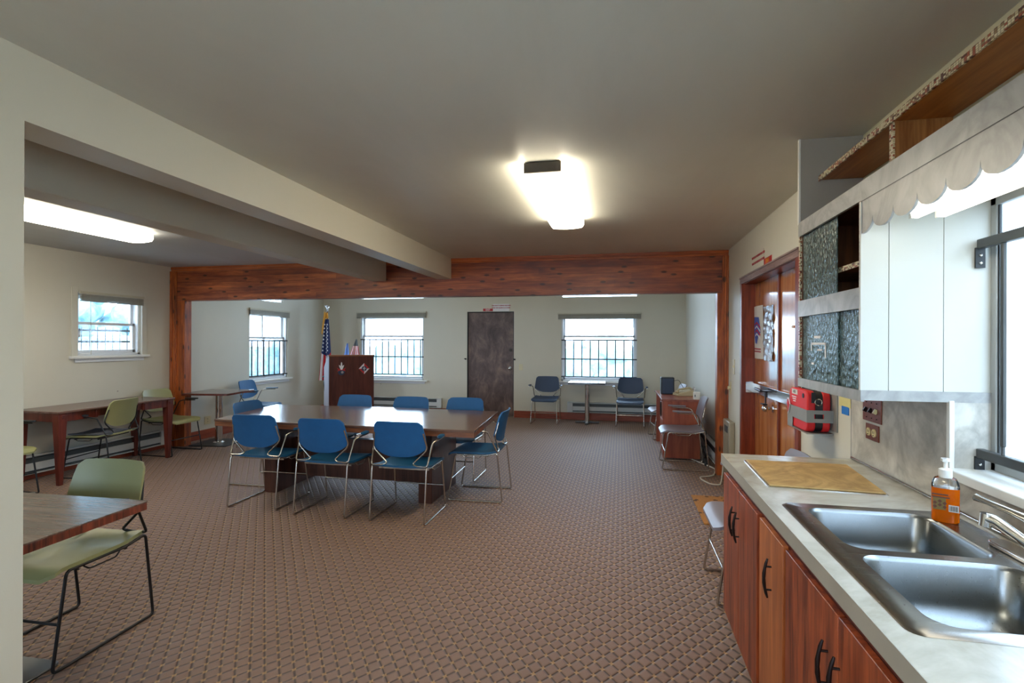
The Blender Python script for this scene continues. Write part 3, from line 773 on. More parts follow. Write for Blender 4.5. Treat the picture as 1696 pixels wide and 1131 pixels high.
heater('baseboard heater on the right wall behind the grey desk chair', 'X', XR, -1, 6.4, 9.9, .03, .24)
wh = thing('wall_heater', 'beige ribbed metal wall heater between the wooden post and the double doors', 'heater', (XR, 6.0, 0.02))
MB().box(XR-.06, XR, 5.80, 6.13, .02, .655).build('cover', M['heatbeige'], wh, bevel=.012, world=True)
for i in range(6): MB().box(XR-.067, XR-.06, 5.86+i*.036, 5.872+i*.036, .06, .50).build('rib', M['heatbeige'], wh, bevel=.001, world=True)
MB().box(XR-.064, XR-.06, 5.87, 6.03, .53, .60).build('control_panel', M['heatdark'], wh, world=True)

# ------------------------------------------------------------------ lamps
def wrap_light(label, x0, x1, y0, y1, group=None, lens='lens'):
    t = thing('ceiling_light', label, 'ceiling light', ((x0+x1)/2, (y0+y1)/2, HC))
    cx = (x0+x1)/2; w = (x1-x0)/2
    MB().box(cx-w*.78, cx+w*.78, y0+.012, y1-.012, HC-.05, HC-.0).build('housing', M['fixture'], t, bevel=.006, world=True)
    # lens: shallow U section
    pts = [(-w, HC-.008), (-w*1.0, HC-.055), (-w*.88, HC-.074), (-w*.5, HC-.081), (0, HC-.084), (w*.5, HC-.081), (w*.88, HC-.074), (w, HC-.055), (w, HC-.008)]
    inner = [(x*.975, z+.003) for x, z in pts][::-1]
    m_ = MB(); P = pts+inner; n_ = len(P); vs = [(cx+x, y0, z) for x, z in P]+[(cx+x, y1, z) for x, z in P]
    fs = [(i, (i+1) % n_, (i+1) % n_+n_, i+n_) for i in range(n_)]
    k_ = len(pts)
    for i in range(k_-1):
        fs.append((i, n_-1-i, n_-2-i, i+1)); fs.append((n_+i, n_+i+1, 2*n_-2-i, 2*n_-1-i))
    m_.add(vs, fs).build('lens', M[lens], t, world=True)
    for ye, sgn in ((y0, 1), (y1, -1)):
        MB().box(cx-w*.80, cx+w*.80, ye, ye+sgn*.014, HC-.066, HC-.002).build('end_cap', M['fixture'], t, bevel=.006, world=True)
    return t
wrap_light('lit fluorescent ceiling light over the open floor near the kitchen', -.582, -.308, 2.93, 4.37)
wrap_light('lit fluorescent ceiling light beyond the white beams on the left', -4.74, -4.45, 2.75, 4.19)
wrap_light('added fluorescent fill light over the kitchen floor, unseen behind the camera', -.75, -.45, -1.7, -.4)  # extra lamp put in out of view to lift the dark room
uc = thing('under_cabinet_light', 'twin lit fluorescent tubes behind the scalloped valance', 'light', (1.04, 1.4, 2.03))
MB().box(.97, 1.12, .82, 2.08, 1.985, 2.03).build('housing', M['fixwhite'], uc, bevel=.004, world=True)
for x in (1.005, 1.085):
    MB().cyl((x, .87, 1.953), (x, 2.045, 1.953), .0195, 16).build('tube', M['tube'], uc, world=True)
    for y in (.855, 2.06): MB().box(x-.014, x+.014, y-.008, y+.008, 1.935, 1.985).build('socket', M['white'], uc, bevel=.002, world=True)
mb = MB(); mb.box(XR-.02, XR+.12, W_K[0], 2.17, 2.03, 2.05); struct(mb, 'trim_window_head', M['white'], smooth=False)

for lx, ly in ((-4.6, 7.6), (-2.6, 8.2), (-.4, 7.6)):  # guessed lamps added out of view to brighten the far room
    t_ = wrap_light('', lx-.14, lx+.14, ly-.6, ly+.6, lens='lens_added');
    t_.location.z += HF-HC; t_['label'] = 'added fluorescent fill light of the far room, hidden behind the wooden header'; t_['group'] = 'added far room fill lights'
# ------------------------------------------------------------------ chairs
def make_chair(name, label, shell, backm, frame, loc=(0, 0, 0), rz=0, group=None, pad=None):
    t = thing(name, label, 'chair', loc, rz, group); r = .0074
    def seat(u, v):
        x = -1+2*u; y = .275-.49*v
        w = .232 if v > .06 else .232-.05*(1-v/.06)**2
        w *= 1.0 if v < .6 else 1-.04*(v-.6)/.4
        dip = -.016*(1-x*x)*min(1, v*3)*(1 if v < .9 else .6)
        z = .452 - (.034*(1-min(1, v/.16))**2) + dip + (.020*max(0, (v-.72)/.28)**1.5)
        return ((x*w, y, z), (0, .0, 1))
    MB().sheet(seat, 14, 16, .018).build('seat', shell, t)
    def back(u, v):
        x = -1+2*u; ax = abs(x)
        zb = .545+.075*ax**3.2; zt = .840-.003*ax*ax-(.030*max(0, (ax-.82)/.18)**2.4)
        z = zb+(zt-zb)*v
        h = (z-.545)/.295
        w = .206+.026*math.sin(min(1, max(0, 1-h))*PI*.62)
        y = -.212-.048*h-.016*h*h*h + .045*ax**2.2*(1-.3*h)
        return ((x*w, y, z), (0, 1, .3))
    MB().sheet(back, 18, 12, .014).build('backrest', backm, t)
    lb = {'label': None}
    for s in (-1, 1):
        loop = fillet([(s*.228, .185, .434), (s*.240, .262, .0075), (s*.240, -.262, .0075), (s*.236, -.205, .452)], .028, 5, closed=False)
        loop = [Vector((s*.228, -.02, .434))]+fillet([(s*.228, -.02, .434), (s*.228, .19, .436), (s*.240, .262, .0075), (s*.240, -.262, .0075), (s*.240, -.212, .462), (s*.232, -.10, .434), (s*.228, -.02, .434)], .026, 5)[1:-1]
        MB().tube(loop, r, closed=True).build('leg_frame', frame, t)
        m_ = MB().tube(fillet([(s*.240, .12, .432), (s*.243, .095, .410), (s*.243, -.04, .410), (s*.240, -.065, .432)], .012, 3), .0038, n=8); m_.build('coupling_loop', frame, t)
        path = fillet([(s*.214, -.222, .745), (s*.236, -.192, .625), (s*.222, -.192, .590), (s*.112, -.195, .484), (s*.150, -.212, .472), (s*.246, -.215, .470), (s*.262, -.13, .655), (s*.285, -.09, .668), (s*.290, .10, .676)], .022, 5)
        MB().tube(path, r*.92).build('back_support', frame, t)
        def arm(u, v, s=s):
            x = -1+2*u; y = -.065+.215*v; e = 1-(2*v-1)**8
            return ((s*.289+x*.021*max(.25, e), y, .690+.004*(1-x*x)+.006*v), (0, 0, 1))
        MB().sheet(arm, 6, 12, .014).build('armrest', shell if frame is not M['blackrod'] else M['black'], t)
    MB().cyl((-.236, .226, .208), (.236, .226, .208), r*.9, 10).build('stretcher', frame, t)
    m_ = MB(); m_.box(-.225, .225, .13, .142, .418, .432); m_.box(-.225, .225, -.12, -.108, .418, .434); m_.build('seat_brace', frame, t)
    if pad:
        def pf(u, v):
            x = -1+2*u; return ((x*.19, .24-.40*v, .470-.012*(1-x*x)), (0, 0, 1))
        MB().sheet(pf, 8, 8, .012).build('seat_pad', pad, t)['label'] = 'dark grey fabric seat pad'
    return t
A0 = PI/2
G = 'blue chairs around the big meeting table'
c0 = make_chair('stacking_chair', 'rightmost of three blue chairs with backs to us at the meeting table', M['blue'], M['bluecloth'], M['rod'], (-1.79, 4.195, 0), 0, G)
dup(c0, (-2.50, 4.20, 0), 0, 'middle of three blue chairs with backs to us at the meeting table', G)
dup(c0, (-3.215, 4.27, 0), .02, 'leftmost of three blue chairs with backs to us at the meeting table', G)
dup(c0, (-1.34, 4.895, 0), A0+.03, 'blue chair seen side-on at the right end of the meeting table', G)
dup(c0, (-3.735, 4.90, 0), -A0, 'blue chair at the left end of the meeting table', G)
dup(c0, (-3.165, 5.54, 0), PI, 'blue chair at the far side of the meeting table in front of the lectern', G)
dup(c0, (-2.42, 5.50, 0), PI, 'blue chair at the far side of the meeting table, middle of the far three', G)
dup(c0, (-1.77, 5.55, 0), PI, 'blue chair at the far side of the meeting table in front of the brown door', G)
dup(c0, (-5.84, 7.50, 0), -A0+.12, 'blue chair below the corner window, behind the small pedestal table', G)
n0 = make_chair('stacking_chair', 'navy chair under the right far window, left of the small table', M['navy'], M['navy'], M['rod'], (-1.36, 9.50, 0), PI, 'navy chairs against the far wall')
dup(n0, (.17, 9.52, 0), PI-.04, 'navy chair under the right far window, right of the small table', 'navy chairs against the far wall')
g0 = make_chair('stacking_chair', 'grey chair standing in front of the cherry desk, facing left', M['grey'], M['grey'], M['rod'], (.742, 6.545, 0), A0, 'grey chairs along the right wall')
dup(g0, (.72, 8.43, 0), A0+.1, 'grey chair behind the cherry desk, only its seat front and legs showing', 'grey chairs along the right wall')
dup(g0, (.80, 3.345, 0), A0, 'grey chair tucked beyond the end of the kitchen counter by the doormat', 'grey chairs along the right wall')
o0 = make_chair('stacking_chair', 'olive green chair with black legs pulled up to the nearest table at left', M['olive'], M['olive'], M['blackrod'], (-2.725, 2.085, 0), PI+.03, 'olive chairs on the left')
dup(o0, (-5.88, 5.815, 0), -A0, 'olive chair at the far end of the long table beside the wooden post', 'olive chairs on the left')
dup(o0, (-5.80, 3.73, 0), -A0-.0, 'olive chair at the near end of the long table, mostly hidden by the white partition', 'olive chairs on the left')
make_chair('stacking_chair', 'olive chair with a grey seat pad pushed under the long table', M['olive'], M['olive'], M['blackrod'], (-5.70, 4.745, 0), A0+math.radians(12.5), 'olive chairs on the left', pad=M['padgrey'])

# ------------------------------------------------------------------ tables
mt = thing('meeting_table', 'large dark wooden meeting table on two slab pedestals, ringed by blue chairs', 'table', (-2.6, 4.85, 0))
top = [(-3.83, 4.27), (-1.215, 4.225), (-1.30, 5.45), (-2.6, 5.50), (-4.02, 5.44)]
top = [(-3.83, 4.275), (-2.5, 4.235), (-1.215, 4.225), (-1.30, 5.45), (-2.6, 5.50), (-4.02, 5.44)]
MB().prism(top, 'Z', .722, .742).build('tabletop', M['tabletop'], mt, bevel=.003, world=True)
ins = [(x+(.004 if x < -2.6 else -.004), y+(.004 if y < 4.8 else -.004)) for x, y in top]
MB().prism(ins, 'Z', .678, .722).build('table_edge', M['tableedge'], mt, world=True)
for xa in (-3.42, -1.80):
    MB().prism([(xa-.03, 4.50), (xa+.10, 4.50), (xa+.10, 5.22), (xa-.03, 5.22)], 'Z', 0, .678).build('pedestal', M['tablebase'], mt, bevel=.004, world=True)
MB().box(-3.32, -1.83, 4.82, 4.90, .10, .50).build('centre_panel', M['tablebase'], mt, world=True)

lt = thing('long_table', 'long dark mahogany table with tapered legs against the left wall', 'table', (-5.9, 4.9, 0))
MB().box(-6.215, -5.60, 4.19, 5.60, .745, .765).build('tabletop', M['longtop'], lt, bevel=.003, world=True)
m_ = MB(); m_.box(-6.19, -5.625, 4.215, 4.235, .655, .745); m_.box(-6.19, -5.625, 5.555, 5.575, .655, .745); m_.box(-5.645, -5.625, 4.215, 4.62, .655, .745); m_.box(-5.645, -5.625, 5.17, 5.575, .655, .745); m_.box(-5.665, -5.645, 4.6, 5.2, .665, .745); m_.box(-6.19, -6.17, 4.215, 5.575, .655, .745)
m_.build('apron', M['mahog'], lt, bevel=.002, world=True)
for y in (4.60, 5.19): MB().box(-5.628, -5.612, y-.012, y+.012, .665, .735).build('apron_block', M['mahog'], lt, bevel=.002, world=True)
for x in (-5.655, -6.165):
    for y in (4.245, 5.545):
        a, b = .042, .020
        vs = [(x+sx*b, y+sy*b, 0) for sx, sy in ((-1, -1), (1, -1), (1, 1), (-1, 1))]+[(x+sx*a, y+sy*a, .67) for sx, sy in ((-1, -1), (1, -1), (1, 1), (-1, 1))]+[(x+sx*a, y+sy*a, .745) for sx, sy in ((-1, -1), (1, -1), (1, 1), (-1, 1))]
        fs = [(3, 2, 1, 0), (8, 9, 10, 11)]+[(k*4+i, k*4+(i+1) % 4, k*4+4+(i+1) % 4, k*4+4+i) for k in (0, 1) for i in range(4)]
        lg = MB().add(vs, fs).build('leg', M['mahog'], lt, bevel=.002, world=True)
        if x > -5.9:
            q = MB(); q.lathe([(.019, 0), (.019, .004), (.012, .006), (.006, .004)], (0, 0, 0), 16)
            ro = q.build('rosette', M['mahog'], lg); ro.rotation_euler = (0, PI/2, 0); ro.location = Vector((x+.042, y, .705))-Vector(lt.location)

def pedestal_table(label, c, rz, sx, sy, H, topm, edgem, colr=.045, base='square', basew=.5, group=None, basemat=None, ww=.04):
    t = thing('pedestal_table', label, 'table', (c[0], c[1], 0), rz, group)
    MB().prism(rrect(-sx/2, sx/2, -sy/2, sy/2, .012, 2), 'Z', H-.006, H).build('tabletop', topm, t)
    MB().prism(rrect(-sx/2+.001, sx/2-.001, -sy/2+.001, sy/2-.001, .012, 2), 'Z', H-ww, H-.006).build('table_edge', edgem, t)
    MB().cyl((0, 0, .02), (0, 0, H-ww-.01), colr, 24).build('column', M['chrome'], t)
    MB().box(-.13, .13, -.13, .13, H-ww-.012, H-ww).build('mounting_plate', M['black'], t)
    if base == 'square':
        MB().prism(rrect(-basew/2, basew/2, -basew/2, basew/2, .03, 4), 'Z', 0, .012).build('base_plate', basemat or M['plate'], t, bevel=.004)
        MB().lathe([(colr+.03, .010), (colr+.03, .016), (colr+.004, .028), (colr+.003, .03)], (0, 0, 0), 24).build('collar', M['chrome'], t)
    else:
        for k in range(4):
            a = k*PI/2
            m_ = MB(); m_.obox((math.cos(a)*basew/4, math.sin(a)*basew/4, .022), (basew/2, .065, .03), (0, 0, a)); m_.build('foot', M['plate'], t, bevel=.01)
    return t
pedestal_table('wooden-edged brown table nearest us at left, beside the white partition', (-2.77, 1.655), .035, 1.20, .72, .742, M['tabletop2'], M['edgered'], basew=.50)
pedestal_table('square pedestal table with a chrome column against the left wall', (-5.76, 6.52), .14, .68, .68, .755, M['tabletop2'], M['mahog'], .048, basew=.56, basemat=M['black'], ww=.028)
pedestal_table('small table with a chrome column between the two navy chairs', (-.60, 9.58), .0, .66, .58, .765, M['longtop'], M['plate'], .045, 'cross', .44, ww=.03)

st = thing('low_stool', 'low tan stool with chrome legs behind the square pedestal table', 'stool', (-5.10, 6.42, 0))
MB().prism(rrect(-.17, .17, -.17, .17, .02, 3), 'Z', .40, .452).build('seat', M['ply'], st, bevel=.003)
for sx in (-1, 1):
    for sy in (-1, 1): MB().cyl((sx*.15, sy*.15, 0), (sx*.14, sy*.14, .40), .008, 10).build('leg', M['rod'], st)

# desk
dk = thing('desk', 'cherry red laminate desk pushed against the right wall of the far room', 'desk', (.75, 7.4, 0))
MB().box(.515, 1.0, 6.86, 8.12, .745, .768).build('tabletop', M['desktop'], dk, bevel=.002, world=True)
MB().box(.53, .985, 6.875, 6.895, .02, .745).build('end_panel', M['desk'], dk, world=True)
MB().box(.53, .985, 8.085, 8.105, .0, .745).build('end_panel', M['desk'], dk, world=True)
MB().box(.965, .985, 6.895, 8.085, .05, .745).build('back_panel', M['desk'], dk, world=True)
MB().box(.545, .965, 6.90, 7.33, .06, .74).build('drawer_unit', M['desk'], dk, world=True)
for z0_, z1_ in ((.50, .735), (.30, .495), (.06, .295)):
    dr = MB().box(.53, .545, 6.90, 7.33, z0_, z1_).build('drawer', M['desk'], dk, bevel=.002, world=True)
    if z0_ == .50:
        q = MB(); ring = [(.522, 7.115+.07*math.cos(a), .615+.095*math.sin(a)) for a in [2*PI*i/28 for i in range(28)]]
        q.tube(ring, .006, closed=True, n=8); q.build('pull_ring', M['blackrod'], dr).location = -Vector(dk.location)
MB().box(.535, .56, 6.885, 6.90, 0, .745).build('corner_post', M['desk'], dk, world=True)

# on the desk
sk = MB().box(.555, .735, 7.52, 7.68, .768, 1.002)
sk_o = thing('desk_speaker', 'black box loudspeaker standing on the cherry desk', 'speaker', (.645, 7.60, .768))
sk.build('cabinet', M['black'], sk_o, bevel=.006, world=True)
MB().box(.57, .72, 7.514, 7.52, .78, .99).build('grille', M['navy'], sk_o, bevel=.002, world=True)
ph = thing('telephone', 'beige telephone with its handset across the cherry desk', 'telephone', (.84, 7.42, .768), .25)
pts = [(-.11, 0), (.11, 0), (.11, .075), (.06, .072), (-.11, .03)]
MB().prism(pts, 'Y', -.10, .10).build('body', M['beigephone'], ph, bevel=.006)
hs = MB().tube(fillet([(-.10, -.05, .055), (-.08, -.05, .085), (.07, -.05, .108), (.10, -.05, .085)], .02, 4), .014, n=12)
hs.ball((-.10, -.05, .055), (.026, .026, .018)); hs.ball((.10, -.05, .088), (.026, .026, .018)); hs.build('handset', M['beigephone'], ph)
kp = MB()
for i in range(3):
    for j in range(4): kp.obox((-.07+.035*i, .0+.022*j, .042+.006*i), (.016, .012, .012))
kp.build('keypad', M['paper'], ph)
coil = [(.09+.05*t+.012*math.cos(t*60), -.05-.03*math.sin(t*3.0), .02+.09*math.sin(t*PI)+.012*math.sin(t*60)) for t in [i/120 for i in range(121)]]
MB().tube(coil, .003, n=6).build('coiled_cord', M['silver'], ph)
md = MB(); md.box(.80, .90, 7.70, 7.86, .768, .80)
tag(md.build('modem', M['white'], bevel=.006), 'flat white modem lying on the cherry desk behind the telephone', 'modem')
pr = thing('paper_cup', 'white box-like holder at the wall end of the desk by the grey chair', 'holder', (.955, 6.98, .768))
MB().prism(rrect(.915, .995, 6.93, 7.01, .012, 3), 'Z', .768, .86).build('body', M['white'], pr, bevel=.003, world=True)
MB().box(.925, .935, 6.925, 6.931, .80, .83).build('slot', M['heatdark'], pr, world=True)
cb = MB().tube(fillet([(.73, 7.60, .95), (.80, 7.60, .97), (.86, 7.62, .86), (.90, 7.70, .80)], .05, 5), .004, n=6)
tag(cb.build('speaker_cable', M['iron']), 'dark cable looping from the loudspeaker on the desk', 'cable')
cb = MB().tube(fillet([(.80, 7.05, .02), (1.02, 6.62, .008), (1.10, 6.45, .008), (1.02, 6.10, .008), (.86, 6.03, .008), (.86, 5.92, .008), (.93, 5.74, .008), (1.02, 5.72, .008), (1.07, 5.90, .03), (1.10, 6.02, .12), (1.118, 6.08, .2)], .09, 7), .0075, n=8)
tag(cb.build('extension_lead', M['cordw']), 'white extension lead looping over the carpet near the right wooden post', 'cord')
bk = thing('power_strip', 'dark cables and adapter heaped on the carpet behind the grey desk chair', 'cables', (1.03, 6.78, 0))
MB().box(1.0, 1.05, 6.6, 6.85, .0, .04).build('strip', M['black'], bk, bevel=.004, world=True)
MB().tube([(1.03+.02*math.sin(i*.9), 6.82+.05*math.cos(i*.7), .03+.022*i) for i in range(18)], .005, n=6).build('cable', M['black'], bk, world=True)

# lectern
LC = thing('lectern', 'dark brown wooden lectern with two painted emblems in the far corner', 'lectern', (-4.86, 8.62, 0), math.radians(42))
w, d_ = .39, .22
# side panels are five-sided: tall at the front (-y), low at the speaker's side (+y)
side = [(-d_, 0), (d_, 0), (d_, 1.02), (-d_+.10, 1.235), (-d_, 1.235)]
for s in (-1, 1):
    MB().prism(side, 'X', s*(w-.012), s*(w+.006)).build('side_panel', M['palegrey'] if s < 0 else M['lectern'], LC)
MB().box(-w, w, -d_-.012, -d_+.008, 0, 1.225).build('front_panel', M['lectern'], LC, bevel=.002)
MB().box(-w-.012, w+.012, -d_-.02, -d_+.11, 1.225, 1.250).build('top_rail', M['tableedge'], LC, bevel=.003)
m_ = MB(); m_.add([(-w, -d_+.10, 1.20), (w, -d_+.10, 1.20), (w, d_, 1.0), (-w, d_, 1.0), (-w, -d_+.10, 1.18), (w, -d_+.10, 1.18), (w, d_, .98), (-w, d_, .98)], [(0, 1, 2, 3), (7, 6, 5, 4), (0, 4, 5, 1), (1, 5, 6, 2), (2, 6, 7, 3), (3, 7, 4, 0)]); m_.build('reading_slope', M['lectern'], LC)
MB().box(-w+.012, w-.012, -d_+.01, d_-.02, .55, .57).build('shelf', M['lectern'], LC)
yf = -d_-.013
em = MB(); em.prism([(0-.095+.215, 1.0), (.215, 1.10), (.31, 1.0), (.215, .90)], 'Y', yf-.004, yf); e1 = em.build('diamond_emblem', M['flagwhite'], LC)
ex = .215
for a, b, mt_ in (((0, .1), (.095, 0), 'redsign'), ((0, -.1), (-.095, 0), 'redsign')):
    q = MB(); q.prism([(ex+a[0], 1.0+a[1]), (ex+b[0], 1.0+b[1]), (ex+b[0]*.45, 1.0+b[1]*.45), (ex+a[0]*.45, 1.0+a[1]*.45)], 'Y', yf-.006, yf-.004)
    q.build('red_quarter', M[mt_], e1)
q = MB(); q.cyl((ex, yf-.004, 1.0), (ex, yf-.010, 1.0), .046, 20); q.build('dark_disc', M['navy'], e1)
q = MB(); q.box(ex-.005, ex+.005, yf-.013, yf-.010, .965, 1.035); q.box(ex-.025, ex+.025, yf-.013, yf-.010, 1.0, 1.010); q.build('small_cross', M['flagwhite'], e1)
ex = -.185
q = MB(); q.cyl((ex, yf, .95), (ex, yf-.008, .95), .058, 24); e2 = q.build('round_emblem', M['navy'], LC); e2['label'] = 'dark blue globe emblem with a white cross above it'
q = MB(); q.prism([(ex-.075, 1.025), (ex-.03, 1.0), (ex, 1.01), (ex+.03, 1.0), (ex+.075, 1.025), (ex+.055, .985), (ex+.075, .96), (ex+.02, .98), (ex-.02, .98), (ex-.075, .96), (ex-.055, .985)], 'Y', yf-.013, yf-.009); q.build('red_cross', M['redsign'], e2)
q = MB(); q.prism([(ex-.012, .99), (ex-.035, 1.04), (ex-.045, 1.075), (ex-.015, 1.055), (ex-.010, 1.11), (ex, 1.125), (ex+.010, 1.11), (ex+.015, 1.055), (ex+.045, 1.075), (ex+.035, 1.04), (ex+.012, .99)], 'Y', yf-.018, yf-.013); q.build('white_wings', M['flagwhite'], e2)
q = MB(); q.cyl((ex+.015, yf-.008, .945), (ex+.015, yf-.012, .945), .022, 14); q.build('pale_landmass', M['palegrey'], e2)
mc = thing('microphone', 'black gooseneck microphone hanging beside the lectern', 'microphone', (-5.27, 8.48, .5))
MB().tube(fillet([(-5.235, 8.56, .74), (-5.30, 8.53, .83), (-5.29, 8.50, .70), (-5.265, 8.50, .53)], .05, 5), .010, n=8).build('neck', M['black'], mc, world=True)
MB().ball((-5.30, 8.53, .845), (.04, .02, .018)).build('head', M['black'], mc, world=True)

# big flag on a pole
fl = thing('standing_flag', 'large American flag with gold fringe on a tall pole in the far corner', 'flag', (-5.78, 9.40, 0))
MB().lathe([(.15, 0), (.15, .02), (.05, .06), (.025, .10), (.02, .12)], (0, 0, 0)).build('base', M['gold'], fl)
MB().cyl((0, 0, .1), (0, 0, 2.08), .013, 12).build('pole', M['tableedge'], fl)
q = MB(); q.ball((0, 0, 2.10), .022); q.ball((0, 0, 2.15), (.025, .02, .04)); q.ball((.0, -.01, 2.20), .018)
q.prism([(-.005, 2.13), (-.055, 2.215), (-.03, 2.20), (-.012, 2.18)], 'Y', -.006, .006); q.prism([(.005, 2.13), (.055, 2.19), (.03, 2.18), (.012, 2.165)], 'Y', -.006, .006)
q.build('eagle_finial', M['silver'], fl)
def flagpt(u, v):   # u across folds, v from top (0) down
    wd = .04+.24*min(1, v*1.02)**.8; cx = .01-.02*v
    x = cx-wd*.55+wd*u; y = -.03-.035*math.sin(u*PI*3.2)*(.3+v)
    return Vector((x, y, 2.055-1.35*v))
def flagpart(name, mat, u0, u1, v0, v1, off=0, nu=10, nv=20, vf=None):
    def fn(a, b):
        u = u0+(u1-u0)*a; vv0 = v0 if vf is None else v0; v = v0+(v1-v0)*b
        if vf: v = v0+(vf(u)-v0)*b
        p = flagpt(u, v); return (p+Vector((0, off, 0)), (0, -1, 0))
    return MB().sheet(fn, nu, nv, .006).build(name, mat, fl)
vb = lambda u: .58+.12*u if u < .75 else .67-.36*(u-.75)
cant = flagpart('canton', M['flagblue'], 0, 1, .09, .7, vf=vb)
for i in range(7):
    u0, u1 = i/7, (i+1)/7
    def fn(a, b, u0=u0, u1=u1):
        u = u0+(u1-u0)*a; v = vb(u)+(1.0-vb(u))*b; return (flagpt(u, v)+Vector((0, .0, 0)), (0, -1, 0))
    MB().sheet(fn, 4, 12, .006).build('stripe', M['flagred'] if i % 2 == 0 else M['flagwhite'], fl)
def fr(a, b):
    p = flagpt(.0, .0+.32*b); return (p+Vector((-.030+.05*a*(1-.6*b), -.012, .03-.03*a)), (0, -1, 0))
MB().sheet(fr, 3, 16, .01).build('fringe', M['gold'], fl)
MB().sheet(lambda a, b: (flagpt(a, .085*b)+Vector((0, -.008, .01)), (0, -1, 0)), 6, 4, .01).build('fringe', M['gold'], fl)
def star(mb, p, r, R=None):
    pts = []
    for k in range(10):
        a = PI/2+k*PI/5; q_ = r if k % 2 == 0 else r*.45
        pts.append((p[0]+q_*math.cos(a), p[2]+q_*math.sin(a)))
    mb.prism(pts, 'Y', p[1]-.004, p[1]+.002)
for i in range(9):
    for k, u in enumerate((.22, .5, .78)):
        v = .17+i*.055+(.027 if k == 1 else 0)
        if v < .6 and not (k == 2 and v > .58):
            q = MB(); p = flagpt(u, v); star(q, (p.x, p.y-.006, p.z), .021); q.build('star', M['flagwhite'], cant)

# little flags on the lectern
def smallflag(label, x, y, lean, us):
    t = thing('table_flag', label, 'flag', (x, y, 1.115))
    top_ = Vector((x, y, 1.53 if us else 1.46))
    MB().lathe([(.035, 0), (.035, .012), (.012, .02), (.006, .03)], (x, y, 1.115)).build('base', M['black'], t, world=True)
    MB().cyl((x, y, 1.12), top_+Vector((0, 0, .015)), .003, 8).build('stick', M['tableedge'], t, world=True)
    if us:
        def P(a, b): # a along stripes width, b down
            wd = .03+.20*b; return Vector((x-.03*b-wd*.55+wd*a+lean*b, y-.012-.012*math.sin(a*9)*b, top_.z-.34*b))
        MB().sheet(lambda a, b: (P(a, b*.36), (0, -1, 0)), 6, 6, .003).build('canton', M['heatdark'], t, world=True)
        for i in range(11):
            MB().sheet(lambda a, b, i=i: (P((i+a)/11, .36+.64*b), (0, -1, 0)), 2, 6, .003).build('stripe', M['flagred'] if i % 2 == 0 else M['flagwhite'], t, world=True)
    else:
        MB().sheet(lambda a, b: (Vector((x-.01-.07*b+(.03+.10*b)*a-.03, y-.01-.008*math.sin(a*7), 1.455-.30*b)), (0, -1, 0)), 6, 8, .003).build('cloth', M['lightblue'], t, world=True)
    return t
smallflag('small American flag on a stick standing on the lectern beside the window', -4.76, 8.72, 0, True)
smallflag('small light blue flag on a stick standing on the lectern', -4.93, 8.74, -.05, False)

# doormat
tag(MB().box(.675, 1.15, 4.48, 5.29, 0, .012).build('doormat', M['mat'], bevel=.003), 'orange tan doormat with dark leaf pattern before the double doors', 'mat')

# ------------------------------------------------------------------ AED bag
ab = thing('defibrillator_bracket', 'grey metal wall bracket holding the red first aid bag', 'bracket', (XR, 3.38, .95))
MB().box(XR-.008, XR-.001, 3.17, 3.56, 1.0, 1.24).build('back_plate', M['grey_metal'], ab, bevel=.003, world=True)
# band around front and near side with slot
zb0, zb1 = 1.045, 1.115
MB().box(1.036, 1.040, 3.222, 3.565, zb0, zb1).build('front_band', M['grey_metal'], ab, world=True)
MB().box(1.036, 1.040, 3.47, 3.565, .98, 1.05).build('front_cup', M['grey_metal'], ab, bevel=.002, world=True)
q = MB(); q.box(1.036, 1.075, 3.218, 3.222, zb0, zb1); q.box(1.125, XR-.004, 3.218, 3.222, zb0, zb1); q.box(1.075, 1.125, 3.218, 3.222, zb0, zb0+.022); q.box(1.075, 1.125, 3.218, 3.222, zb1-.022, zb1)
q.build('slotted_side_band', M['grey_metal'], ab, world=True)
MB().box(1.036, XR-.004, 3.222, 3.565, .979, .983).build('tray', M['grey_metal'], ab, world=True)
bg = thing('defibrillator_bag', 'red and black soft defibrillator bag held in a grey wall bracket', 'medical bag', (1.11, 3.38, .97))
MB().prism(rrect(3.235, 3.555, .985, 1.222, .045, 5), 'X', 1.044, 1.088).build('front_shell', M['red'], bg, bevel=.008, world=True)
MB().prism(rrect(3.235, 3.555, .985, 1.222, .045, 5), 'X', 1.126, 1.165).build('back_shell', M['red'], bg, bevel=.006, world=True)
MB().prism(rrect(3.238, 3.552, .988, 1.219, .045, 5), 'X', 1.088, 1.126).build('zip_band', M['black'], bg, world=True)
MB().tube(fillet([(1.105, 3.49, 1.218), (1.105, 3.45, 1.262), (1.105, 3.33, 1.262), (1.105, 3.29, 1.218)], .03, 5), .011, n=8).build('handle', M['black'], bg, world=True)
MB().obox((1.075, 3.232, 1.185), (.02, .008, .06), (0, 0, 0)).build('strap', M['black'], bg, world=True)
MB().tube([(1.10+.018*math.cos(a), 3.228, 1.160+.018*math.sin(a)) for a in [2*PI*i/16 for i in range(16)]], .003, closed=True, n=6).build('strap_ring', M['chrome'], bg, world=True)
MB().box(1.042, 1.044, 3.40, 3.50, 1.185, 1.215).build('white_label', M['paper'], bg, world=True)
lettering('label_text', 'AED', .024, M['black'], bg, (1.0415, 3.45, 1.2), (0, -1, 0), (0, 0, 1), depth=.0004)
q = MB()
for i in range(3): q.box(1.042, 1.044, 3.42+.006*i, 3.50-.012*i, 1.166-.013*i, 1.172-.013*i)
q.build('printed_lines', M['flagwhite'], bg, world=True)
q = MB(); q.prism([(3.50, 1.118), (3.53, 1.155), (3.552, 1.150), (3.560, 1.118), (3.548, 1.08), (3.535, 1.055), (3.515, 1.085)], 'X', 1.031, 1.033); q.build('heart_mark', M['flagwhite'], bg, world=True)
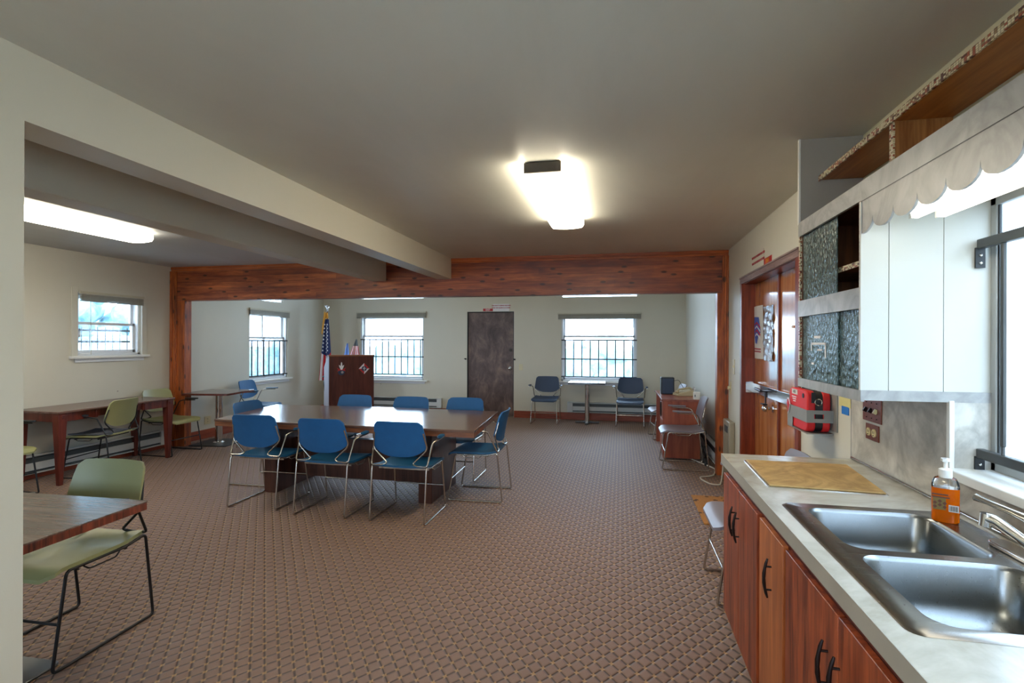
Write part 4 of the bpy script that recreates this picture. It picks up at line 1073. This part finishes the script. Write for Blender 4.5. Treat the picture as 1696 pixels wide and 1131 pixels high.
q = MB(); q.prism([(3.506, 1.116), (3.531, 1.146), (3.547, 1.143), (3.553, 1.117), (3.544, 1.085), (3.535, 1.066), (3.52, 1.088)], 'X', 1.029, 1.031); q.build('heart_mark_red', M['redsign'], bg, world=True)
MB().cyl((1.044, 3.30, 1.19), (1.041, 3.30, 1.19), .014, 16).build('eyelet', M['black'], bg, world=True)

tag(MB().box(XR-.003, XR, 3.01, 3.15, 1.155, 1.27).build('sticky_note', M['yellow']), 'yellow paper note on the wall under the cabinet, above the blue tape', 'note')
tag(MB().box(XR-.0045, XR-.0005, 3.03, 3.115, 1.115, 1.158).build('tape_patch', M['bluetape']), 'bright blue tape square stuck under the yellow note', 'tape')

# ------------------------------------------------------------------ kitchen
YE = 2.93
# splashback
tag(MB().box(XR-.008, XR, 2.176, 2.985, .905, 1.30).build('splashback', M['splash']), 'grey marble laminate splashback between counter and wall cabinet', 'splashback')
tag(MB().box(XR-.008, XR, -.3, 2.170, .905, 1.012).build('splashback', M['splash']), 'low marble laminate splashback under the kitchen window sill', 'splashback')
tag(MB().tube([(XR-.012, -.3, .907), (XR-.012, 2.97, .907)], .007, n=10).build('edge_strip', M['chrome']), 'chrome strip where the counter meets the splashback', 'trim strip')
tag(MB().tube([(XR-.006, 2.987, .905), (XR-.006, 2.987, 1.29)], .004, n=8).build('edge_strip', M['grey_metal']), 'upright metal strip at the end of the tall splashback', 'trim strip')
# countertop with sink cut-out
ct = thing('countertop', 'pale marble laminate kitchen counter around the sink', 'counter', (.85, 1.3, .85))
m_ = MB()
SX0, SX1, SY0, SY1 = .605, 1.12, 1.225, 2.075
m_.box(.535, SX0, -.3, 2.96, .852, .9); m_.box(SX1, XR-.001, -.3, 2.96, .852, .9)
m_.box(SX0, SX1, -.3, SY0, .852, .9); m_.box(SX0, SX1, SY1, 2.96, .852, .9)
m_.build('top', M['counter'], ct, world=True, smooth=False)
m_ = MB(); m_.box(.532, .535, -.3, 2.963, .85, .9); m_.box(.532, XR-.001, 2.96, 2.963, .85, .9); m_.build('edge_band', M['counter_edge'], ct, world=True, smooth=False)
# base cabinets
def pull(parent, y, z, L=.115):
    q = MB(); q.tube([(.505+.010*((i/8-.5)*2)**2*1.2, y, z-L/2-.012+(L+.024)*i/8) for i in range(9)], [.0035+.0022*math.sin(PI*i/8)+(.001 if i % 2 else 0) for i in range(9)], n=8)
    for dz in (-L*.36, L*.36): q.cyl((.507, y, z+dz), (.53, y, z+dz), .0035, 8)
    q.build('handle', M['bronze'], parent).location = -Vector(parent.parent.location)
def base_cab(label, y0, y1, doors, mats, end=False):
    t = thing('base_cabinet', label, 'cabinet', (.86, (y0+y1)/2, .0))
    c = MB(); c.box(.56, .575, y0, y1, .08, .85); c.box(.575, XR-.002, y0, y0+.012, .08, .72 if .9 < y0 < 2 else .85); c.box(.575, XR-.002, y1-.012, y1, .08, .72 if .9 < y1 < 2 else .85); c.box(.575, XR-.002, y0, y1, .08, .095); c.box(XR-.014, XR-.002, y0, y1, .08, .85)
    c.build('carcass', M['cab_frame'], t, world=True, smooth=False)
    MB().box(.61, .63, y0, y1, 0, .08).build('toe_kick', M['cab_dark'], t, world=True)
    for (a, b, hy), m__ in zip(doors, mats):
        d = MB().box(.540, .560, a, b, .085, .808).build('door', m__, t, bevel=.002, world=True)
        if hy is not None: pull(d, hy, .655)
    return t
base_cab('red wooden base cabinet at the far end of the counter, with two close-set iron handles', 2.225, YE, [(2.580, 2.925, 2.60), (2.245, 2.576, 2.515)], [M['cab_wood'], M['cab_wood']])
base_cab('narrow lighter orange wooden base cabinet next to the sink cabinet', 1.89, 2.223, [(1.905, 2.205, 2.0)], [M['cab_wood2']])
base_cab('red wooden sink base cabinet with two iron handles, nearest along the counter', 1.0, 1.888, [(1.452, 1.875, 1.485), (1.01, 1.446, 1.41)], [M['cab_wood'], M['cab_wood']])
base_cab('red wooden base cabinet beyond the near edge of the sink', -.3, .998, [(.36, .985, .42), (-.29, .352, .29)], [M['cab_wood'], M['cab_wood']])
# cutting board
bd = thing('cutting_board', 'worn wooden cutting board set in a metal frame on the counter', 'cutting board', (.84, 2.55, .9))
def rot(x, y): return x, y
fr_o = [(.600, 2.315), (1.032, 2.285), (1.085, 2.800), (.612, 2.800)]
cxm = sum(p[0] for p in fr_o)/4; cym = sum(p[1] for p in fr_o)/4
fr_i = [(cxm+(x-cxm)*.965, cym+(y-cym)*.97) for x, y in fr_o]
MB().prism(fr_o, 'Z', .900, .903).build('metal_frame', M['chrome'], bd, world=True)
MB().prism(fr_i, 'Z', .903, .909).build('board', M['board'], bd, bevel=.002, world=True)

# sink
SK = thing('sink', 'stainless steel double bowl sink set in the marble counter', 'sink', (.86, 1.65, .9))
def rl(x0, x1, y0, y1, r, z, n=6): return [(x, y, z) for x, y in rrect(x0, x1, y0, y1, r, n)]
bm = bmesh.new()
def addloop(pts):
    vs = [bm.verts.new(p) for p in pts]; return vs, [bm.edges.new((vs[i], vs[(i+1) % len(vs)])) for i in range(len(vs))]
B1 = (.650, 1.035, 1.665, 2.045, .055); B2 = (.650, 1.035, 1.245, 1.625, .055)
ov, oe = addloop(rl(.592, 1.128, 1.213, 2.088, .03, .906))
h1v, h1e = addloop(rl(*B1, .9055)); h2v, h2e = addloop(rl(*B2, .9055))
bmesh.ops.triangle_fill(bm, use_beauty=True, use_dissolve=False, edges=oe+h1e+h2e)
lo, _ = addloop(rl(.583, 1.137, 1.204, 2.097, .034, .9005))
for i in range(len(ov)): bm.faces.new((ov[i], ov[(i+1) % len(ov)], lo[(i+1) % len(ov)], lo[i]))
me = bpy.data.meshes.new('rim'); bmesh.ops.recalc_face_normals(bm, faces=bm.faces); bm.to_mesh(me); bm.free()
me.transform(Matrix.Translation(-Vector(SK.location))); me.materials.append(M['steel'])
me.polygons.foreach_set('use_smooth', [True]*len(me.polygons)); me.set_sharp_from_angle(angle=math.radians(30))
ro = bpy.data.objects.new('rim', me); COL.objects.link(ro); ro.parent = SK
def bowl(B):
    x0, x1, y0, y1, r = B; prof = [(0, .9056, 0), (.004, .902, 0), (.009, .893, 0), (.016, .80, .0), (.024, .765, .01), (.045, .745, .02), (.12, .738, 0)]
    rings = []
    for ins_, z, rr_ in prof: rings.append(rl(x0+ins_, x1-ins_, y0+ins_, y1-ins_, max(.03, r-ins_*.3+rr_), z))
    n_ = len(rings[0]); q = MB(); vs = [p for g_ in rings for p in g_]; fs = []
    for i in range(len(rings)-1):
        for j in range(n_): fs.append((i*n_+j, i*n_+(j+1) % n_, (i+1)*n_+(j+1) % n_, (i+1)*n_+j))
    fs.append(tuple(range((len(rings)-1)*n_, len(rings)*n_)))
    q.add(vs, fs); b_ = q.build('bowl', M['bowl'], SK, world=True)
    for p in b_.data.polygons: pass
    b_.data.flip_normals()
    cx, cy = (x0+x1)/2, (y0+y1)/2
    q = MB(); q.lathe([(.043, 0), (.043, .003), (.036, .004), (.030, .001), (.006, .001)], (0, 0, 0), 24)
    dr = q.build('drain', M['chrome'], b_); dr.location = Vector((cx, cy, .738))-Vector(SK.location)
bowl(B1); bowl(B2)
dp = MB(); random.seed(3)
for i in range(90):
    y = random.uniform(1.28, 1.61); z = random.uniform(.79, .88); dp.ball((1.035-.0105-(.893-z)*.07, y, z), (.0012, .0016, .002), 6, 4)
for i in range(26):
    dp.ball((random.uniform(.60, .64), random.uniform(1.3, 2.0), .9062), (.002, .002, .0009), 6, 4)
wd_ = dp.build('water_drops', M['clear'], SK, world=True); wd_['kind'] = 'stuff'
# faucet
fc = thing('faucet', 'chrome single lever kitchen faucet behind the sink bowls', 'faucet', (1.09, 1.62, .906))
MB().prism(rrect(1.062, 1.118, 1.50, 1.80, .027, 6), 'Z', .906, .921).build('base_plate', M['chrome'], fc, bevel=.004, world=True)
MB().lathe([(.030, 0), (.030, .05), (.026, .07), (.020, .085)], (1.10, 1.585, .915)).build('body', M['chrome'], fc, world=True)
sp_ = [(1.105, 1.60, .93), (1.04, 1.683, .992), (1.028, 1.697, 1.003), (1.014, 1.708, 1.005)]
MB().tube(fillet(sp_, .02, 4), .0155, n=14).build('spout', M['chrome'], fc, world=True)
MB().cyl((1.016, 1.708, 1.018), (1.013, 1.709, .982), .0155, 18).build('aerator', M['chrome'], fc, world=True)
MB().tube([(1.10, 1.585, 1.0), (1.09, 1.63, 1.018), (1.065, 1.69, 1.03), (1.04, 1.745, 1.040), (1.027, 1.775, 1.045)], [.020, .014, .009, .0075, .011], n=12).build('lever', M['chrome'], fc, world=True)
# soap bottle
sb = thing('soap_bottle', 'clear pump bottle of orange hand soap on the sink ledge', 'soap bottle', (1.062, 1.985, .906), math.radians(-25))
def oval(a, b, z, n=28, p=2.8): 
    out = []
    for i in range(n):
        t_ = 2*PI*i/n; c_, s_ = math.cos(t_), math.sin(t_); k_ = (abs(c_)**p+abs(s_)**p)**(-1/p); out.append((a*k_*c_, b*k_*s_, z))
    return out
def loft(rings):
    n_ = len(rings[0]); fs = [tuple(range(n_-1, -1, -1)), tuple(range((len(rings)-1)*n_, len(rings)*n_))]
    for i in range(len(rings)-1):
        for j in range(n_): fs.append((i*n_+j, i*n_+(j+1) % n_, (i+1)*n_+(j+1) % n_, (i+1)*n_+j))
    return [p for g_ in rings for p in g_], fs
MB().add(*loft([oval(.034, .022, .0), oval(.037, .025, .004), oval(.037, .025, .108), oval(.037, .025, .112)])).build('liquid', M['soap'], sb)
MB().add(*loft([oval(.037, .025, .1125), oval(.0372, .025, .120), oval(.034, .022, .134), oval(.028, .018, .145, p=2.2), oval(.016, .016, .150, p=2)])).build('shoulder', M['clear'], sb)
MB().lathe([(.0185, .146), (.0185, .172), (.012, .176)], (0, 0, 0)).build('collar', M['white'], sb)
q = MB(); q.lathe([(.006, .176), (.006, .198), (.0125, .20), (.0125, .209)], (0, 0, 0)); q.obox((-.003, -.012, .205), (.012, .028, .008)); q.build('pump_head', M['white'], sb)
lb_ = MB().box(-.033, .000, -.0262, -.0250, .042, .082).build('front_label', M['label'], sb)
q = MB(); 
for i in range(3):
    for j in range(2): q.obox((-.028+.0125*i, -.0268, .052+.0125*j+(.006 if i == 1 else 0)), (.0085, .0008, .0085), (0, PI/4, 0))
q.build('diamond_print', M['orange_dark'], lb_)
q = MB()
for i in range(7): q.box(.009+.0032*i, .0105+.0032*i+(.0007 if i % 2 else 0), -.0268, -.0255, .042, .058)
q.build('barcode', M['iron'], sb)
MB().box(.007, .033, -.0262, -.0252, .039, .061).build('barcode_label', M['paper'], sb)
q = MB()
for i in range(2): q.box(-.036, .006+.004*i, -.0264, -.0252, .090-.009*i, .0945-.009*i)
q.build('printed_lines', M['orange_dark'], sb)

# wall cabinet with sliding glass
WC = thing('wall_cabinet', 'marble trimmed wall cabinet with sliding textured glass doors', 'cabinet', (1.03, 2.52, 1.28))
CX0, CY0, CY1, CZ0, CZ1 = .885, 2.172, 2.875, 1.283, 2.108
q = MB(); q.box(CX0+.012, XR-.001, CY0+.012, CY0+.026, CZ0+.01, CZ1-.01); q.box(CX0+.012, XR-.001, CY1-.016, CY1, CZ0+.01, CZ1-.01)
q.box(CX0+.012, XR-.001, CY0+.026, CY1-.016, CZ0+.01, CZ0+.026); q.box(CX0+.012, XR-.001, CY0+.026, CY1-.016, CZ1-.026, CZ1-.01); q.box(XR-.010, XR-.001, CY0+.026, CY1-.016, CZ0+.02, CZ1-.02); q.box(CX0+.03, XR-.010, CY0+.026, CY1-.016, 1.655, 1.675)
q.build('carcass', M['cab_in'], WC, world=True, smooth=False)
for z0_, z1_, nm in ((2.036, 2.108, 'top_fascia'), (1.630, 1.710, 'middle_fascia'), (1.278, 1.320, 'bottom_fascia')):
    MB().box(CX0, CX0+.012, CY0, CY1+.004, z0_, z1_).build(nm, M['fascia'], WC, world=True, smooth=False)
for z in (1.822, 1.475):
    sh = MB().box(CX0+.035, XR-.010, CY0+.026, CY1-.016, z-.02, z).build('shelf', M['cab_in'], WC, world=True)
    MB().box(CX0+.032, CX0+.035, CY0+.026, CY1-.016, z-.021, z+.001).build('mosaic_edge', M['mosaic'], sh).location = -Vector(WC.location)
for y0_ in (CY0+.004, CY1-.012):
    for z0_, z1_ in ((1.320, 1.630), (1.710, 2.036)):
        MB().box(CX0+.002, CX0+.012, y0_, y0_+.022 if y0_ < 2.5 else y0_+.014, z0_, z1_).build('mosaic_post', M['mosaic'], WC, world=True, smooth=False)
for lab, a, b, xx, z0_, z1_ in (('g', 2.445, 2.862, CX0+.016, 1.706, 2.04), ('g', 2.43, 2.862, CX0+.016, 1.316, 1.634), ('g', 2.195, 2.47, CX0+.024, 1.316, 1.634)):
    MB().box(xx, xx+.005, a, b, z0_, z1_).build('glass_door', M['patglass'], WC, world=True, smooth=False)
q = MB(); q.box(CX0+.0145, CX0+.0158, 2.56, 2.74, 1.490, 1.500); q.box(CX0+.0145, CX0+.0158, 2.555, 2.568, 1.43, 1.50); q.box(CX0+.0145, CX0+.0158, 2.73, 2.74, 1.46, 1.50); q.box(CX0+.0145, CX0+.0158, 2.62, 2.70, 1.520, 1.532); q.box(CX0+.0145, CX0+.0158, 2.60, 2.66, 1.462, 1.470); q.box(CX0+.0145, CX0+.0158, 2.70, 2.735, 1.395, 1.405)
q.build('sticker_residue', M['flagwhite'], WC, world=True)
pz = MB()
for a, b in ((CX0-.003, .9745), (.977, 1.152), (1.1545, 1.30)): pz.box(a, b, CY0-.002, CY0+.010, 1.320, 2.03)
pz.build('side_panel', M['panelwhite'], WC, world=True, smooth=False)
MB().box(CX0, 1.298, CY0+.004, CY0+.011, 1.32, 2.03).build('panel_groove', M['panelgroove'], WC, world=True)
MB().box(CX0-.004, 1.30, CY0-.008, CY0+.010, 1.284, 1.322).build('side_strip', M['fascia'], WC, world=True, smooth=False)

# valance over the window
VA = thing('valance', 'grey marble laminate valance with a scalloped lower edge over the kitchen window', 'valance', (.89, 1.0, 1.9))
MB().box(CX0-.001, CX0+.012, -.3, CY0-.001, 2.033, 2.108).build('fascia', M['fascia'], VA, world=True, smooth=False)
MB().box(CX0-.001, CX0+.0, -.3, CY0, 2.031, 2.033).build('groove', M['iron'], VA, world=True)
pit = .1425; y = CY0-.002; pts = [(y, 2.031)]
first = .083
segs = [(y-first*0, first)]
pts.append((y, 1.907))
def arc(y0, y1, zc, n=10, half=False):
    out = []
    for i in range(n+1):
        a = PI*i/n if not half else PI/2+PI/2*i/n
        yc = (y0+y1)/2 if not half else y0; rr_ = (y0-y1)/2 if not half else (y0-y1)
        out.append((yc+rr_*math.cos(a), zc-.053*math.sin(a)**.8 if math.sin(a) > 0 else zc))
    return out
pts = [(y, 2.031), (y, 1.91)]+arc(y, y-first, 1.962, 8, True)
yy = y-first
while yy > -.3+pit:
    pts += arc(yy, yy-pit, 1.962)[1:]; yy -= pit
pts.append((yy, 2.031))
# build as strips so the outline stays clean
q = MB(); base = [p for p in pts if p[1] < 2.03]
vs = []; fs = []
for yv, zv in base:
    for xx in (CX0+.001, CX0+.009): vs.append((xx, yv, zv)); vs.append((xx, yv, 2.033))
for i in range(len(base)-1):
    a = i*4; b = a+4
    fs += [(a, b, b+1, a+1), (a+2, a+3, b+3, b+2), (a, a+2, b+2, b)]
fs += [(0, 1, 3, 2), (len(base)*4-4, len(base)*4-2, len(base)*4-1, len(base)*4-3)]
q.add(vs, fs).build('scalloped_board', M['fascia'], VA, world=True, recalc=True, smooth=False)
MB().box(CX0+.012, XR-.001, -.3, CY0-.004, 2.052, 2.064).build('top_board', M['white'], VA, world=True)
# tall grey panel and open shelf above
tp = thing('end_panel', 'grey panel rising from the wall cabinet to the ceiling', 'panel', (1.03, 2.88, 2.1))
MB().box(CX0+.008, XR-.001, 2.878, 2.890, 2.10, HC-.001).build('panel', M['panelgrey'], tp, world=True)
MB().box(CX0-.0, CX0+.008, 2.874, 2.892, 2.10, HC-.001).build('edge_strip', M['white'], tp, world=True)
us = thing('upper_shelf', 'long plywood shelf edged with mosaic tape above the valance', 'shelf', (1.08, 1.3, 2.32))
MB().box(.984, XR-.001, -.3, 2.877, 2.322, 2.337).build('board', M['ply'], us, world=True)
MB().box(.976, .984, -.3, 2.877, 2.316, 2.342).build('mosaic_edge', M['mosaic'], us, world=True, smooth=False)
MB().box(.990, XR-.001, 2.166, 2.182, 2.108, 2.322).build('divider', M['ply_x'], us, world=True)
MB().box(.984, .990, 2.160, 2.188, 2.108, 2.316).build('divider_mosaic', M['mosaic'], us, world=True, smooth=False)

# ------------------------------------------------------------------ outside
nb = thing('added_house_wall', 'added white house wall dimming the sky light outside the kitchen window', 'house', (4.4, 2, -.35))  # added wall, cuts the sky light entering the kitchen window
MB().box(4.2, 4.5, -5, 8, -.35, 3.3).build('wall', M['siding'], nb, world=True)
MB().prism([(4.0, 3.3), (8.0, 3.3), (8.0, 4.8)], 'Y', -5.3, 8.3).build('roof', M['panelgrey'], nb, world=True)
struct(MB().box(-60, 60, -60, 60, -.5, -.35), 'ground_outside', M['concrete'], smooth=False)
def tree(label, x, y, h, r, seed):
    t = thing('tree', label, 'tree', (x, y, -.35)); rnd = random.Random(seed)
    MB().cyl((0, 0, 0), (0, 0, h*.55), .16, 10, .09).build('trunk', M['trunk'], t)
    q = MB()
    for i in range(60):
        a = rnd.uniform(0, 2*PI); rr_ = r*rnd.random()**.5; z = h*.3+rnd.random()*h*.7; k_ = 1-abs(z/h-.62)*.9
        q.ball((math.cos(a)*rr_*k_, math.sin(a)*rr_*k_, z), rnd.uniform(.2, .42)*r*.6, 8, 6)
    q.build('crown', M['leaf'], t)
    return t
tree('glare-tinted green tree outside the small window above the long table', -13.5, 10.5, 4.2, 2.2, 1)
tree('leafy tree outside the right far window, at its right edge', 1.9, 20.0, 5.0, 1.6, 2)
tree('bushy tree outside the left far window', -9.5, 24.0, 1.9, 1.2, 3)
def hedge(label, x0, x1, y0, y1, h, seed):
    t = thing('hedge', label, 'hedge', ((x0+x1)/2, (y0+y1)/2, -.35)); rnd = random.Random(seed); q = MB()
    L = max(x1-x0, y1-y0); n_ = int(L*9)
    q.box(x0+.25, x1-.25, y0+.25, y1-.25, -.35, h-.25)
    for i in range(n_):
        q.ball((rnd.uniform(x0+.2, x1-.2), rnd.uniform(y0+.2, y1-.2), rnd.uniform(-.2, h-.2)), rnd.uniform(.25, .42), 8, 6)
    q.build('foliage', M['leaf'], t, world=True)
hedge('long clipped hedge outside the two far windows, added to darken the view behind bars', -12, 4, 14.0, 15.2, 1.55, 11)  # stands for greenery; placed to dim the glare behind the bars
hedge('added clipped hedge dimming the view outside the corner window on the left wall', -11.2, -10.0, 5.5, 13.5, 1.5, 12)  # added so the bars show against a less bright view
hb = thing('outside_house', 'pale house beyond the small window above the long table', 'house', (-20, 12, -.35))
MB().box(-22, -18.5, 9.0, 16, -.35, 2.4).build('wall', M['siding'], hb, world=True)
MB().prism([(8.7, 2.4), (16.3, 2.4), (12.5, 4.0)], 'X', -22.3, -18.2).build('roof', M['panelgrey'], hb, world=True)

# ------------------------------------------------------------------ world and lights
wd = bpy.data.worlds.new('world'); S.world = wd; wd.use_nodes = True; nt = wd.node_tree; nt.nodes.clear()
o = nt.nodes.new('ShaderNodeOutputWorld'); b = nt.nodes.new('ShaderNodeBackground'); nt.links.new(b.outputs[0], o.inputs[0])
b.inputs[0].default_value = (.60, .78, 1.0, 1); b.inputs[1].default_value = 10

def portal(name, loc, rot, sx, sy):
    l = bpy.data.lights.new(name, 'AREA'); l.shape = 'RECTANGLE'; l.size = sx; l.size_y = sy; l.cycles.is_portal = True
    ob = bpy.data.objects.new(name, l); COL.objects.link(ob); ob.location = loc; ob.rotation_euler = rot; return ob
portal('portal_kitchen', (1.345, .96, 1.54), (0, PI/2, 0), 1.0, 2.45)
portal('portal_far_left', (-4.67, YF+.17, 1.36), (-PI/2, 0, 0), 1.45, 1.35)
portal('portal_far_right', (-.41, YF+.17, 1.36), (-PI/2, 0, 0), 1.45, 1.3)
portal('portal_transom_left', (-4.67, YF+.17, 2.68), (-PI/2, 0, 0), 1.45, .6)
portal('portal_transom_right', (-.41, YF+.17, 2.68), (-PI/2, 0, 0), 1.45, .6)
portal('portal_corner', (XL-.17, 8.26, 1.42), (0, -PI/2, 0), 1.25, 1.08)
portal('portal_corner_top', (XL-.17, 8.22, 2.57), (0, -PI/2, 0), .7, 1.0)
portal('portal_back_left', (-4.4, YBACK-.17, 1.5), (PI/2, 0, 0), 2.0, 1.2)
portal('portal_back_right', (-.6, YBACK-.17, 1.5), (PI/2, 0, 0), 2.0, 1.2)
portal('portal_left', (XL-.17, 5.28, 1.68), (0, -PI/2, 0), .78, .86)

# ------------------------------------------------------------------ camera
cam = bpy.data.cameras.new('camera'); co = bpy.data.objects.new('camera', cam); COL.objects.link(co)
cam.sensor_width = 36; cam.lens = 855/1696*36; cam.clip_start = .02; cam.clip_end = 300
yaw, roll = math.radians(11.9), math.radians(0.2)
fwd = Vector((-math.sin(yaw), math.cos(yaw), 0)); right = Vector((math.cos(yaw), math.sin(yaw), 0)); up = Vector((0, 0, 1))
r2 = right*math.cos(roll)+up*math.sin(roll); u2 = up*math.cos(roll)-right*math.sin(roll)
co.matrix_world = Matrix((( r2.x, u2.x, -fwd.x, 0), (r2.y, u2.y, -fwd.y, 0), (r2.z, u2.z, -fwd.z, 1.5), (0, 0, 0, 1)))
S.camera = co
S.view_settings.view_transform = 'Standard'; S.view_settings.look = 'None'; S.view_settings.gamma = 1
S.view_settings.use_curve_mapping = False; S.view_settings.exposure = 0.85
cy = S.cycles
cy.use_denoising = True; cy.max_bounces = 10; cy.diffuse_bounces = 6; cy.transparent_max_bounces = 16; cy.caustics_reflective = False; cy.caustics_refractive = False; cy.sample_clamp_indirect = 8
